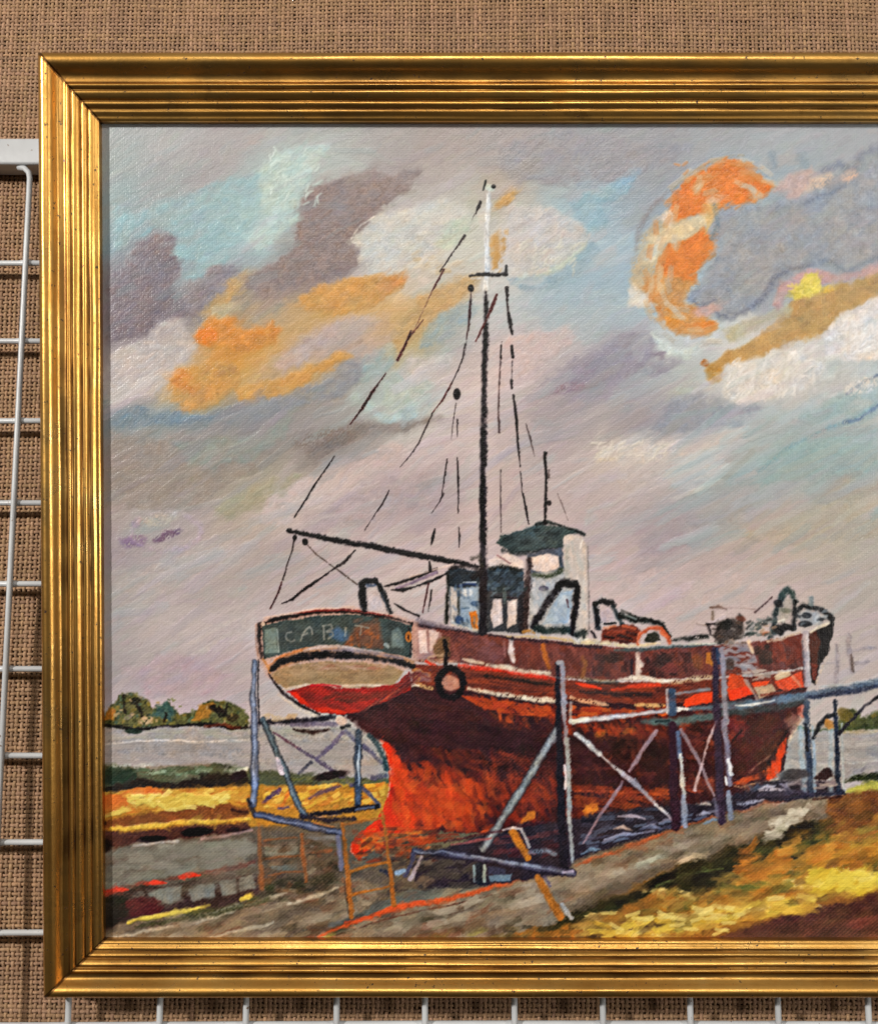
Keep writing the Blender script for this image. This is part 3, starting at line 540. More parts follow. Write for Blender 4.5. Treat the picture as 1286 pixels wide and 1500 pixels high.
fill([(830,1348),(920,1308),(1000,1268),(1100,1236),(1190,1204),(1195,1222),(1100,1260),(1050,1296),(980,1298),(900,1330)], [(50,46,24),(40,34,20),(60,58,28),(34,26,18)], 46, 34, 9, -20, 12, .6)
line([(960,1300),(1000,1284),(1060,1272)], 4, (108,116,60), .6, 1.2, 4)
for i in range(36): stroke(rs.uniform(1190,1290), rs.uniform(1274,1306), 28, 9, -16+22*rs.randn(), col([(224,192,62),(214,176,54),(234,208,96)][rs.randint(3)]), .8, h=1.1)
for i in range(34):
    x = rs.uniform(860,1190); stroke(x, 1364-.15*(x-900)+rs.uniform(-14,8), 30, 7, -12+18*rs.randn(), col([(222,186,72),(228,202,112),(206,160,56)][rs.randint(3)]), .8, h=1.1)
for i in range(16): stroke(rs.uniform(1070,1290), rs.uniform(1232,1274), 34, 11, -18+14*rs.randn(), col([(204,126,44),(190,112,40),(212,148,60)][rs.randint(3)]), .7, h=.9)
for i in range(26):
    x = rs.uniform(195,330); stroke(x, 1168+rs.uniform(-8,20)*(1-abs(x-255)/110), 20, 7, -12+24*rs.randn(), col([(216,188,88),(226,200,106),(206,170,70)][rs.randint(3)]), .85, h=1.1)
dab(165,1172,18,8,5,(200,108,44),.8,.6,5); dab(210,1160,26,5,3,(206,112,46),.8,.6,4)
smear(840, 1300, 1176, 1392, 1100, 26, 8, -14, 18, .5, .05)
smear(140, 840, 1225, 1392, 700, 26, 6, -12, 14, .4, .05)
for i in range(16): stroke(rs.uniform(1200,1290), rs.uniform(1278,1302), 24, 8, -16+22*rs.randn(), col((228,198,74)), .7, h=1.1)
for i in range(14): stroke(rs.uniform(880,1080), rs.uniform(1336,1366), 26, 5, -10+14*rs.randn(), col((226,198,106)), .7, h=1.1)
# ---- water shadows under the hull
poly([(600,1262),(700,1226),(850,1190),(980,1164),(1090,1146),(1230,1142),(1236,1162),(1120,1176),(1010,1206),(900,1240),(840,1262),(830,1282),(700,1300),(610,1300)], (52,42,50), 1, 3, 4)
fill([(850,1200),(1000,1176),(1100,1150),(1180,1150),(1120,1172),(1010,1200),(900,1238),(848,1256)], [(46,40,52),(60,54,66),(38,32,40),(78,80,96),(56,44,52)], 90, 26, 6, -10, 8, .85)
for a,b,c,d,cc in [(905,1196,945,1200,(166,150,160)),(900,1214,925,1216,(196,166,150)),(885,1230,940,1220,(150,150,172)),(940,1212,970,1214,(120,124,150)),(1020,1196,1040,1192,(150,146,160)),(1018,1179,1040,1180,(196,180,164)),(850,1252,880,1244,(120,140,156)),(1078,1178,1120,1174,(158,152,164)),(1112,1160,1150,1158,(196,180,184)),(1140,1150,1160,1160,(120,110,120)),(1030,1208,1060,1200,(110,130,150)),(1110,1158,1135,1152,(180,166,172))]:
    line([(a,b),((a+c)/2,(b+d)/2-2),(c,d)], [2,7,2], cc, .85, 1.5, 3, .2, .7)
for i in range(30):
    x = rs.uniform(850,1050); stroke(x, 1236-.22*(x-850)+rs.uniform(-8,8), 22, 3.5, -14, col([(96,104,124),(128,122,138),(70,66,84)][rs.randint(3)]), .7, h=.6)
fill([(720,1226),(830,1212),(830,1262),(720,1256)], [(84,44,48),(62,34,40),(110,60,60),(50,36,44)], 40, 26, 6, -6, 10, .8)
line([(770,1250),(800,1246),(815,1252)], 7, (112,122,136), .8, 2, 3, .2)
fill([(610,1262),(700,1256),(700,1300),(610,1306)], [(92,82,72),(76,66,58),(58,48,46)], 30, 28, 8, -6, 12, .8)

# ---- hull
HULL = [(496,1046),(540,1036),(600,1000),(690,1008),(810,1022),(960,1030),(1040,1024),(1184,1004),(1170,1050),(1152,1090),(1148,1130),(1100,1156),(1030,1176),(930,1184),(820,1200),(700,1222),(610,1216),(566,1216),(562,1190),(572,1160),(572,1128),(566,1104),(548,1080),(520,1060)]
poly(HULL, (66,34,36), 1, 2, 3)
fill(HULL, [(64,32,34),(56,28,32),(76,38,38),(70,34,30),(50,28,30)], 420, 44, 10, 10, 14, .75)
# turn of the bilge: red lead over maroon
fill([(580,1110),(640,1120),(740,1140),(830,1140),(830,1196),(700,1220),(600,1212),(575,1180)], [(128,44,30),(110,40,32),(96,36,32),(146,50,30)], 170, 26, 9, 70, 26, .8)
fill([(590,1120),(640,1122),(720,1140),(800,1150),(800,1172),(700,1176),(600,1150)], [(120,44,30),(84,34,32),(140,52,34)], 70, 22, 8, 60, 30, .75)
fill([(585,1140),(650,1150),(690,1160),(690,1190),(640,1212),(590,1214),(575,1180)], [(196,68,28),(184,58,28),(206,84,36),(168,52,30)], 120, 22, 9, 35, 30, .85)
fill([(630,1160),(700,1170),(690,1190),(640,1196)], [(204,80,34),(188,70,34),(170,58,32)], 30, 20, 7, -10, 30, .8)
fill([(740,1136),(780,1124),(810,1130),(812,1170),(760,1176)], [(150,58,36),(126,48,36),(170,70,44)], 36, 18, 7, 40, 40, .75)
line([(620,1096),(680,1106),(740,1126)], [10,14,8], (48,26,26), .8, 4, 4)
fill([(600,1050),(700,1060),(820,1080),(812,1104),(700,1096),(600,1080)], [(52,28,32),(60,32,36),(46,26,30)], 60, 50, 9, 8, 8, .7)
RED = (208,54,26)
poly([(556,1084),(572,1092),(586,1112),(594,1140),(604,1160),(606,1190),(610,1214),(560,1226),(524,1258),(512,1246),(520,1226),(556,1200),(568,1168),(573,1140),(566,1106)], RED, 1, 2, 3)
fill([(556,1084),(576,1096),(590,1125),(600,1165),(600,1212),(560,1222),(552,1204),(570,1160),(570,1110)], [(214,52,26),(204,50,28),(222,70,34),(190,46,26)], 60, 26, 8, 75, 18, .8)
fill([(520,1228),(560,1208),(640,1214),(600,1226),(560,1240),(530,1250)], [(190,88,34),(206,110,44),(160,70,32),(196,60,30)], 36, 30, 6, -6, 10, .85)
line([(560,1222),(610,1226),(640,1232)], 6, (160,96,44), .8, 1.5, 3)
fill([(570,1236),(600,1230),(604,1258),(575,1262)], [(120,64,34),(150,84,40),(70,42,32)], 20, 14, 6, -20, 30, .8)
line([(516,1232),(514,1246),(522,1256)], 3, (226,150,120), .6, 1, 2, .3)
line([(556,1086),(568,1106),(574,1140),(568,1168)], 2.5, (224,170,140), .6, 1, 2, .35)
# lower planking right of the main post
fill([(835,1060),(980,1052),(1050,1045),(1050,1140),(980,1160),(835,1160)], [(62,32,34),(72,36,38),(54,30,28),(66,34,26)], 130, 34, 9, -4, 20, .7)
fill([(838,1060),(960,1056),(980,1080),(900,1086)], [(124,50,34),(104,42,36),(148,62,38)], 40, 20, 6, 10, 30, .7)
dab(880,1074,10,5,20,(170,104,40),.7,.7,5); dab(922,1070,9,4,0,(176,100,44),.7,.7,5)
fill([(835,1150),(980,1152),(1000,1168),(930,1184),(835,1196)], [(140,58,32),(164,72,34),(110,44,32),(128,50,30)], 70, 34, 6, 2, 8, .8)
line([(840,1158),(900,1160),(980,1164)], 4, (182,82,46), .7, 1.5, 3, .3)
poly([(853,1188),(858,1180),(874,1178),(876,1188),(868,1192)], (204,120,44), .95, 1.5, 3)
dab(915,1098,20,18,0,(42,26,22),.7,.8,6); dab(960,1110,26,20,0,(44,28,24),.6,.8,6)
fill([(1000,1070),(1050,1060),(1048,1150),(1002,1160)], [(90,40,38),(66,34,36),(120,54,40),(60,40,32)], 40, 20, 7, 30, 40, .75)
fill([(1000,1140),(1046,1136),(1046,1160),(1004,1166)], [(176,88,58),(150,66,44),(110,52,44)], 20, 20, 5, 0, 12, .8)
fill([(1066,1056),(1160,1040),(1150,1090),(1120,1130),(1070,1140)], [(76,40,30),(64,36,28),(92,44,32),(84,36,34)], 90, 26, 9, -60, 18, .75)
fill([(1064,1050),(1098,1046),(1090,1080),(1066,1090)], [(120,46,40),(140,60,46),(96,40,44)], 24, 20, 7, -50, 18, .8)
fill([(1066,1150),(1110,1132),(1140,1108),(1136,1130),(1090,1152)], [(184,72,36),(150,60,34),(204,90,46)], 26, 26, 5, -28, 10, .85)
fill([(1110,1100),(1150,1060),(1146,1100),(1120,1120)], [(70,42,30),(92,50,34)], 20, 24, 5, -45, 10, .8)
poly([(1135,1112),(1140,1092),(1152,1080),(1146,1110),(1142,1130),(1130,1142),(1118,1144),(1124,1128)], (212,70,32), .98, 1.5, 3)
line([(1096,1132),(1112,1118),(1132,1104)], 3, (196,130,100), .7, 1, 2, .2)
line([(1073,1086),(1090,1066),(1100,1052)], 4, (40,28,28), .8, 1.2, 2); line([(1116,1142),(1122,1120),(1140,1090),(1158,1062)], 4, (44,28,28), .85, 1.2, 2, .15)
line([(1152,1090),(1164,1068),(1176,1046)], [4,6,8], (208,180,150), .8, 1.5, 4, .3)
dab(1162,1058,12,9,40,(150,110,96),.7,.7,5); dab(1176,1040,7,10,0,(176,92,76),.7,.6,4)
line([(1068,1152),(1090,1154),(1118,1146),(1140,1142)], 3, (214,164,120), .6, 1, 3, .4)
line([(1110,1149),(1130,1147),(1160,1138)], 6, (60,48,50), .85, 2, 4)

fill([(570,1118),(640,1116),(720,1132),(730,1190),(690,1216),(600,1216),(572,1180)], [(206,72,30),(196,62,28),(206,84,36),(166,52,30),(120,42,30)], 90, 30, 8, 62, 26, .6)
fill([(610,1092),(740,1100),(830,1120),(830,1190),(730,1190),(700,1150)], [(140,52,34),(118,44,32),(82,36,34),(66,32,32),(150,58,36)], 130, 34, 6, 40, 30, .6)
fill([(690,1018),(812,1032),(1045,1032),(1040,1068),(900,1076),(812,1078),(720,1052)], [(168,62,30),(150,54,32),(126,46,34),(186,76,36)], 120, 22, 5, 50, 25, .65)
fill([(835,1070),(1045,1060),(1045,1150),(835,1150)], [(84,40,36),(104,48,38),(58,32,34),(126,56,40)], 80, 30, 5, 25, 40, .5)
fill([(576,1130),(640,1126),(700,1146),(716,1190),(660,1214),(590,1216),(572,1180)], [(214,74,30),(206,64,28),(218,92,40),(190,60,30)], 60, 26, 8, 60, 28, .65)
_hm = pmask([(x, y+4) for x, y in HULL], 3, 3)
smear(500, 1180, 1040, 1215, 2600, 18, 5, 66, 30, .5, .05, _hm)
smear(500, 1180, 1040, 1215, 1500, 12, 3, -50, 30, .5, .10, _hm)
# bulwark and rubbing strakes
BW = [(602,912),(650,920),(700,927),(760,934),(830,942),(880,946),(930,950),(990,948),(1050,945),(1120,940),(1180,927),(1184,976),(1120,986),(1045,992),(934,997),(862,996),(800,990),(740,981),(680,972),(605,968)]
poly(BW, (112,62,54), 1, 1.5, 2)
fill(BW, [(112,60,52),(96,54,48),(126,70,60),(104,66,66),(120,60,44),(86,50,46)], 260, 22, 9, 72, 22, .75)
fill([(690,932),(740,938),(740,974),(690,968)], [(128,76,72),(118,74,76),(110,62,58)], 26, 22, 8, 8, 20, .7)
fill([(655,926),(700,932),(690,962),(660,962)], [(106,58,54),(90,52,50),(122,66,54)], 20, 18, 7, 12, 20, .7)
fill([(755,940),(792,944),(792,978),(755,972)], [(116,56,44),(100,50,42),(128,64,50)], 24, 18, 7, 70, 20, .75)
fill([(868,952),(925,954),(925,992),(868,990)], [(100,58,52),(84,48,44),(70,50,48),(112,62,52)], 36, 18, 8, 60, 30, .75)
fill([(942,956),(1015,956),(1015,992),(942,992)], [(86,48,44),(70,42,40),(98,54,48),(58,44,44)], 46, 18, 8, 60, 30, .75)
dab(970,968,16,9,20,(60,44,42),.7,.7,5); dab(900,964,14,8,10,(58,44,40),.7,.7,5); dab(980,980,12,7,0,(124,60,54),.7,.7,4)
poly([(606,918),(628,916),(648,928),(644,950),(636,964),(606,966)], (168,128,120), .9, 2, 3)
poly([(612,924),(626,922),(627,956),(615,956)], (222,192,180), .95, 1.5, 2); poly([(629,922),(644,926),(638,946),(630,956)], (218,188,176), .95, 1.5, 2)
line([(625,924),(627,955)], 1.6, (150,110,104), .8)
poly([(634,956),(640,940),(648,932),(660,936),(660,962),(640,964)], (116,86,58), .85, 3, 4)
fill([(626,958),(655,956),(655,970),(624,972)], [(190,150,116),(160,110,80)], 12, 12, 4, 0, 20, .8)
line([(748,936),(748,954),(752,970)], [7,11,9], (220,196,186), .95, 1.5, 2.5, .1, .8)
line([(738,940),(739,962)], 5, (156,104,96), .6, 2, 2)
line([(795,944),(799,962),(804,980)], [8,9,8], (164,92,44), .9, 1.5, 2)
line([(852,962),(856,975),(852,992)], 8, (146,88,50), .8, 2, 3)
line([(933,956),(936,972),(934,988)], [8,12,9], (212,188,172), .97, 1.5, 2)
line([(925,966),(925,988)], 4, (52,42,48), .8, 1.2, 2)
poly([(1034,958),(1044,956),(1048,968),(1042,976),(1034,972)], (178,108,48), .95, 1.5, 3); dab(1022,970,8,12,0,(124,72,44),.7,.7,4)
line([(604,913),(650,921),(700,928),(760,936),(830,944),(880,948)], [8,9,5,5,6,6], (66,50,54), .9, 1.5, 2, .12)
line([(610,908),(640,916),(668,922)], [8,10,5], (130,114,120), .85, 1.5, 2.5, .2)
line([(742,931),(790,933),(830,938),(880,942)], [3,5,5,4], (196,158,96), .8, 1.5, 2.5, .3)
line([(840,940),(880,941),(920,946),(960,944)], [5,7,6,4], (206,188,150), .85, 1.5, 2.5, .25)
line([(915,951),(960,950),(1010,947),(1046,943)], [4,7,5,3], (74,84,84), .85, 1.5, 2.5, .15)
line([(900,952),(940,953)], 5, (84,92,90), .8, 1.5, 2)
line([(1008,944),(1040,943),(1058,940)], 3, (196,184,160), .8, 1, 2, .2)
# first strake, red line, dark, second strake
poly([(604,972),(680,976),(740,983),(800,992),(862,999),(934,1000),(1045,994),(1120,990),(1180,980),(1182,1006),(1040,1026),(960,1032),(810,1026),(690,1012),(604,1004)], (116,52,38), 1, 2, 3)
fill([(604,976),(680,980),(800,996),(934,1004),(1045,998),(1045,1020),(934,1026),(800,1020),(690,1006),(604,1000)], [(96,46,38),(122,56,40),(84,42,36),(140,60,38)], 150, 34, 5, 5, 8, .8)
line([(670,974),(720,980),(780,988),(812,996)], [6,9,9,6], (196,54,36), .92, 1.5, 3, .15)
line([(710,990),(760,996),(812,1004)], [4,8,5], (50,36,32), .85, 2, 3, .15)
line([(843,1001),(860,1004),(880,1008)], [4,7,3], (224,62,32), 1, 1.2, 2); line([(895,1010),(930,1006),(966,1003)], [3,8,7], (200,66,40), .95, 1.5, 3)
line([(860,997),(880,999),(905,1000)], 8, (50,44,42), .8, 2, 3, .2); line([(850,1012),(900,1016),(955,1020)], [4,8,6], (50,36,36), .8, 2, 3, .2)
ST = (212,190,164)
line([(604,966),(640,969),(668,970)], 5, (190,150,122), .7, 1.5, 2.5, .35)
line([(676,966),(690,968),(708,971)], [3,8,4], (216,180,150), .92, 1.5, 2.5, .1)
line([(712,974),(740,978),(770,983),(805,987)], [4,9,7,8], ST, .9, 1.5, 3, .3)
line([(830,991),(862,995),(900,997)], 5, (150,120,92), .7, 1.5, 2.5, .35)
line([(905,996),(936,993),(965,997),(1000,998)], [4,10,8,4], (222,204,184), .92, 1.5, 3, .2)
line([(985,1001),(1010,996),(1045,990)], [5,10,8], (206,170,126), .85, 1.5, 3, .3)
line([(600,1004),(618,1006),(634,1010)], [4,8,6], (206,160,104), .8, 1.5, 3, .25)
line([(685,1009),(725,1017),(770,1023),(812,1027)], [6,9,9,9], (216,190,162), .92, 1.5, 3, .25)
line([(834,1024),(865,1027),(890,1033)], [8,10,5], (204,150,112), .85, 1.5, 3, .3); line([(930,1032),(955,1034),(975,1034)], [4,8,4], (210,162,104), .85, 1.5, 3, .25)
OR = [(172,66,32),(186,78,36),(150,54,32),(164,60,36)]
fill([(676,1018),(720,1026),(812,1034),(812,1050),(760,1048),(700,1036)], OR, 60, 20, 6, 10, 20, .85)
fill([(834,1034),(900,1038),(990,1038),(985,1048),(900,1052),(834,1054)], OR+[(200,96,44)], 60, 20, 6, 0, 14, .85)
fill([(604,978),(632,980),(632,1000),(604,1002)], [(150,104,90),(176,116,66),(120,74,76)], 20, 14, 5, 10, 20, .8)
line([(622,968),(630,972),(638,974)], 5, (206,60,36), .9, 1, 2)
line([(590,1005),(600,992),(606,985)], [3,8,4], (216,204,184), .9, 1.2, 3, .15); line([(592,1008),(606,1003),(614,1006)], 5, (226,204,184), .9, 1.2, 2, .1)
# bow
fill([(1120,940),(1174,928),(1178,966),(1150,976),(1124,968)], [(118,54,42),(104,48,38),(132,64,48),(92,44,36)], 50, 18, 7, 60, 30, .8)
fill([(1102,948),(1126,944),(1134,970),(1110,974)], [(66,48,42),(54,42,38),(78,54,46)], 24, 14, 7, 50, 30, .8)
fill([(1056,946),(1098,942),(1106,962),(1112,986),(1086,990),(1060,984)], [(158,148,150),(142,134,138),(176,166,166),(126,120,128)], 50, 18, 5, 8, 16, .85)
dab(1066,972,9,9,0,(74,56,50),.8,.6,4); line([(1096,938),(1100,948),(1102,956)], 7, (216,186,156), .9, 1.5, 3)
fill([(1086,986),(1110,980),(1150,984),(1150,992),(1100,998)], [(206,176,150),(186,160,146),(150,128,116)], 20, 16, 5, -8, 18, .85)
poly([(1068,986),(1086,990),(1096,1004),(1104,1018),(1070,1028),(1064,1010)], (200,74,40), .95, 1.5, 3); poly([(1068,1012),(1098,1006),(1102,1018),(1070,1027)], (222,64,34), .95, 1.2, 3)
poly([(1100,1000),(1128,997),(1124,1004),(1104,1008)], (212,78,40), .95, 1.2, 2); poly([(1134,998),(1158,990),(1172,984),(1178,1006),(1150,1014),(1140,1010)], (206,78,46), .95, 1.5, 3)
poly([(1104,1008),(1130,1002),(1136,1014),(1112,1024)], (196,168,136), .85, 2, 3); line([(1090,996),(1102,1014),(1110,1028)], 6, (170,140,126), .8, 1.5, 3); line([(1114,1018),(1140,1016),(1152,1012)], 5, (120,56,44), .85, 1.5, 2)
line([(1160,990),(1172,1006)], 6, (214,150,120), .7, 1.5, 3)
stroke(1146,990,26,8,-20,col((224,196,156)),.9,h=.9)
poly([(1184,928),(1214,913),(1222,902),(1221,922),(1213,958),(1200,976),(1194,1002),(1187,1000),(1185,960)], (42,36,36), 1, 1.5, 3)
poly([(1185,926),(1196,924),(1202,940),(1196,975),(1190,976),(1186,956)], (88,50,40), .9, 2, 3); poly([(1187,972),(1199,972),(1194,996),(1189,996)], (126,64,52), .8, 2, 3)
line([(1186,926),(1200,918),(1217,911)], [4,6,4], (208,192,168), .95, 1.2, 2)
line([(1124,941),(1150,934),(1172,926)], 4, (190,160,136), .85, 1.2, 3, .2)
line([(1212,962),(1204,978),(1196,1000)], 4, (204,176,152), .6, 1.5, 4, .4)
# windlass, fairlead and gear at the bow
line([(1134,928),(1136,900),(1146,872)], [14,12,12], (54,62,64), 1, 2, 2.5, .08); line([(1144,874),(1153,864),(1162,868),(1165,884)], [12,13,12,10], (64,76,76), 1, 2, 2.5, .08)
line([(1165,880),(1163,905),(1160,922)], [9,8,10], (46,46,46), 1, 1.5, 2.5)
poly([(1142,886),(1152,876),(1160,878),(1158,900),(1150,918),(1140,912)], (158,152,146), .9, 2.5, 3); dab(1151,894,4,9,80,(104,106,96),.8,.6,3); dab(1140,884,5,8,70,(40,40,42),.8,.6,3)
poly([(1130,918),(1150,914),(1164,916),(1150,926),(1142,932),(1132,926)], (36,32,34), .95, 2, 3); line([(1140,912),(1150,908)], 4, (206,206,200), .8, 1, 2)
line([(1100,922),(1116,914),(1128,906)], [8,12,9], (78,84,82), .85, 2.5, 4, .2); line([(1106,920),(1118,922)], 5, (190,184,176), .7, 1.5, 3); line([(1116,930),(1128,928)], 5, (178,104,68), .8, 1.5, 3)
line([(1166,898),(1176,888),(1190,890),(1204,893),(1215,902),(1219,914)], [10,9,7,10,12,7], (38,40,42), 1, 1.8, 3, .06)
poly([(1168,900),(1180,893),(1196,896),(1202,906),(1190,914),(1174,916)], (152,152,152), .85, 3, 4); dab(1181,901,7,4,10,(54,56,60),.9,.5,3); dab(1178,913,10,5,0,(42,40,42),.9,.5,3); dab(1196,906,5,5,0,(190,188,184),.8,.5,3)
line([(1188,874),(1188,886)], 8, (122,130,130), .85, 2, 2, .1)
line([(1105,897),(1118,886),(1131,874)], 3, (82,62,62), .9, 1, 1)
line([(1040,891),(1054,889),(1064,892)], [3,6,3], (110,88,80), .85, 1.5, 2, .15); line([(1064,890),(1090,890),(1112,893)], 2, (150,126,120), .7, 1, 1.5, .2)
line([(1044,896),(1044,908)], 5, (130,112,98), .8, 1.5, 2); line([(1034,914),(1046,914)], 3, (50,40,40), .85, 1, 1); line([(1038,914),(1041,930)], 5, (52,44,44), .85, 1.5, 2); line([(1020,914),(1034,916)], 3, (150,132,126), .6, 1, 1)
poly([(1044,934),(1050,914),(1062,904),(1078,906),(1084,898),(1090,902),(1092,920),(1086,934),(1066,942),(1050,944)], (62,52,48), .9, 3, 5, .12); dab(1062,914,8,7,0,(46,42,38),.8,.6,4); dab(1086,906,4,8,80,(110,66,52),.7,.6,3)
fill([(1052,940),(1090,932),(1094,944),(1060,950)], [(150,140,140),(120,110,110),(170,140,120)], 14, 14, 5, 0, 20, .8)
line([(982,939),(1005,936),(1036,932)], [4,8,8], (44,42,38), .9, 2, 3, .2)
for i in range(26): stroke(rs.uniform(1092,1134), rs.uniform(908,934), 10, 4, rs.uniform(-60,20), col([(60,68,64),(44,44,42),(130,134,130),(90,96,92),(170,140,116)][rs.randint(5)]), .7)
for i in range(22): stroke(rs.uniform(1046,1092), rs.uniform(908,944), 9, 4, rs.uniform(-60,60), col([(60,50,46),(40,36,34),(96,72,58),(120,110,104)][rs.randint(4)]), .7)
for i in range(16): stroke(rs.uniform(1168,1214), rs.uniform(893,914), 9, 4, rs.uniform(-40,40), col([(44,46,50),(120,124,126),(170,170,168),(70,74,78)][rs.randint(4)]), .7)
# coiled gear amidships
line([(872,886),(874,904),(876,922)], [9,10,10], (38,40,46), 1, 1.5, 2, .06); line([(870,886),(882,881),(896,884),(902,890)], [8,10,10,8], (32,32,34), 1, 1.5, 3, .06); line([(898,888),(904,900),(912,914)], [9,10,9], (50,56,60), 1, 1.5, 2.5)
poly([(880,896),(890,891),(896,896),(900,910),(884,914),(879,906)], (188,168,170), .95, 2, 2); line([(884,914),(902,913)], 4, (30,28,30), .9, 1, 2)
line([(910,894),(930,903),(946,907)], 4, (80,76,72), .8, 1.2, 1.5, .1); line([(908,902),(930,908),(950,910),(970,916),(980,934)], [9,10,9,10,7], (36,38,34), 1, 2, 4, .1); line([(915,901),(932,907)], 3, (150,154,150), .7, 1, 1.5)
poly([(878,940),(882,922),(900,916),(926,914),(938,924),(934,942)], (108,52,40), 1, 2, 4)
for a,b,c,d,cc in [(884,920,902,917,(196,124,92)),(912,916,930,921,(190,96,66)),(884,932,900,934,(40,26,26)),(904,930,928,936,(48,28,28)),(890,926,920,924,(140,64,46)),(905,938,925,940,(62,32,32)),(918,926,934,930,(70,38,34))]: line([(a,b),(c,d)], 5, cc, .85, 1.5, 3)
line([(934,944),(938,928),(952,920),(968,922),(978,934),(980,944)], [6,7,7,8,8,6], (184,92,62), 1, 1.5, 2); poly([(944,940),(948,928),(962,926),(966,938),(958,942)], (54,48,38), .9, 2, 3); line([(966,926),(976,934)], 4, (206,112,76), .9, 1, 2)
line([(845,940),(870,937),(895,941)], 5, (206,180,150), .7, 1.5, 3, .3); line([(866,925),(872,934)], 6, (46,36,40), .9, 1.5, 3); line([(946,943),(966,943)], 3, (220,190,150), .8, 1, 2)

# ---- stern
TR = [(384,916),(410,910),(450,904),(500,900),(550,902),(603,916),(602,964),(565,957),(520,949),(480,945),(440,951),(405,961),(386,966)]
poly([(376,915),(390,905),(440,896),(512,890),(575,900),(612,912),(610,972),(560,1000),(440,1010),(392,990),(376,966)], (196,150,128), .75, 4, 3, .2)
poly(TR, (66,72,68), 1, 1.5, 2)
fill(TR, [(62,70,66),(74,82,76),(56,60,58),(70,72,66)], 90, 20, 8, -5, 25, .6)
poly([(388,922),(404,920),(408,956),(388,958)], (114,124,114), .95, 2, 2); line([(406,922),(409,956)], 2.5, (160,166,154), .8, 1, 1)
poly([(503,946),(508,934),(520,922),(545,908),(556,912),(558,934),(562,950),(530,946)], (112,72,52), .85, 4, 4, .1)
fill([(503,946),(512,930),(545,918),(558,934),(562,952),(530,948)], [(142,80,46),(112,66,48),(90,66,56),(158,90,50)], 40, 12, 4, -50, 20, .75)
fill([(520,904),(556,904),(550,922),(516,920)], [(98,74,60),(78,70,62)], 14, 14, 5, -30, 20, .6)
dab(497,930,8,14,80,(70,96,124),.7,.7,3); dab(497,930,6,12,10,(78,100,128),.5,.7,3)
poly([(574,926),(582,919),(590,930),(592,950),(574,948)], (108,118,112), .9, 2, 2); line([(563,944),(570,948)], 5, (170,178,176), .8, 1.5, 2)
line([(381,912),(380,938),(384,964)], [9,8,9], (42,30,28), .98, 1.5, 1.5); line([(375,916),(374,940),(378,962)], 2.5, (150,100,72), .6, 1, 2, .2)
line([(384,914),(402,907),(441,900),(481,896),(512,896),(542,900),(572,905),(604,914)], [5,8,7,6,6,6,6,5], (44,32,30), .98, 1.2, 1.5, .06)
line([(430,898),(460,895),(500,893),(540,897),(575,903)], [2,4,4,4,2], (122,52,46), .9, 1, 1.2)
line([(386,905),(420,899),(460,893),(520,889)], 2.5, (222,186,162), .7, 1, 1.5, .2); dab(386,914,3,3,0,(206,180,160),.9,.4,1)
line([(598,918),(602,940),(600,960)], 3, (50,34,34), .8, 1, 1.5); dab(598,933,5,8,0,(170,104,50),1,.35,1.5); dab(598,934,1.6,4,0,(70,44,36),.9,.5,1)
LT = (146,142,130)
for P in ([(427,926),(420,927),(418,933),(421,938),(427,940),(432,938)],[(441,939),(443,931),(449,922),(454,918)],[(454,918),(457,924),(458,929)],[(444,931),(451,928)],[(474,917),(475,937)],[(473,917),(485,915),(487,921),(478,926)],[(478,926),(487,926),(488,931),(481,936)],[(507,920),(506,932)],[(520,917),(530,918),(541,920)],[(530,919),(528,930)]):
    line(P, 3., LT, .72, 1.2, 1.)
poly([(392,985),(394,975),(410,962),(440,951),(480,945),(520,948),(570,958),(606,968),(606,976),(570,968),(510,962),(450,966),(410,980)], (168,120,84), .9, 2, 2)
line([(394,974),(412,962),(440,952),(470,948)], [3,4,5,5], (186,112,62), .85, 1.2, 2, .15)
line([(445,953),(470,947),(495,947),(520,950),(560,955)], [4,7,6,5,3], (196,178,172), .85, 1.5, 2, .15)
line([(470,953),(510,953),(550,957),(590,966)], [4,8,8,5], (124,112,120), .8, 2, 2, .1)
line([(394,980),(410,970),(441,962),(471,959),(512,960),(542,962),(582,970),(606,976)], [6,11,14,14,13,11,9,8], (34,30,32), 1, 1.5, 2, .04)
poly([(396,988),(410,979),(440,972),(480,969),(530,970),(575,976),(592,984),(576,1005),(540,1009),(480,1007),(440,1004),(420,1010),(406,1000)], (156,124,90), 1, 2, 2)
fill([(398,988),(410,980),(440,973),(530,971),(588,984),(574,1003),(480,1006),(420,1008)], [(156,126,90),(140,110,80),(170,138,104),(148,114,84)], 80, 26, 6, 0, 8, .7)
fill([(450,973),(560,974),(580,982),(450,982)], [(190,156,136),(174,138,116),(160,108,84)], 26, 18, 4, 0, 10, .7)
line([(411,1011),(424,1008),(446,1003),(480,1006),(530,1004),(575,1005)], [3,4,5,5,5,4], (216,186,164), .9, 1.2, 2, .1)
RB = [(420,1013),(440,1007),(456,1003),(470,1003),(490,1008),(540,1008),(580,1002),(600,984),(600,1012),(560,1030),(520,1043),(498,1048),(470,1044),(442,1032)]
poly(RB, (156,42,36), 1, 1.5, 2)
fill(RB, [(150,42,34),(132,42,36),(170,46,34),(118,42,36)], 90, 26, 6, 8, 10, .8)
fill([(480,1012),(560,1014),(590,1000),(570,1022),(510,1030),(470,1026)], [(104,44,36),(120,48,38)], 36, 26, 5, -6, 10, .8)
poly([(424,1014),(434,1014),(446,1026),(452,1034),(440,1030)], (214,52,30), .95, 2, 2); fill([(456,1036),(470,1034),(490,1040),(530,1038),(500,1047),(470,1044)], [(206,56,34),(190,48,32)], 18, 18, 4, 14, 10, .9)
line([(455,1004),(475,1003),(500,1006)], 3, (190,40,44), .8, 1, 1)
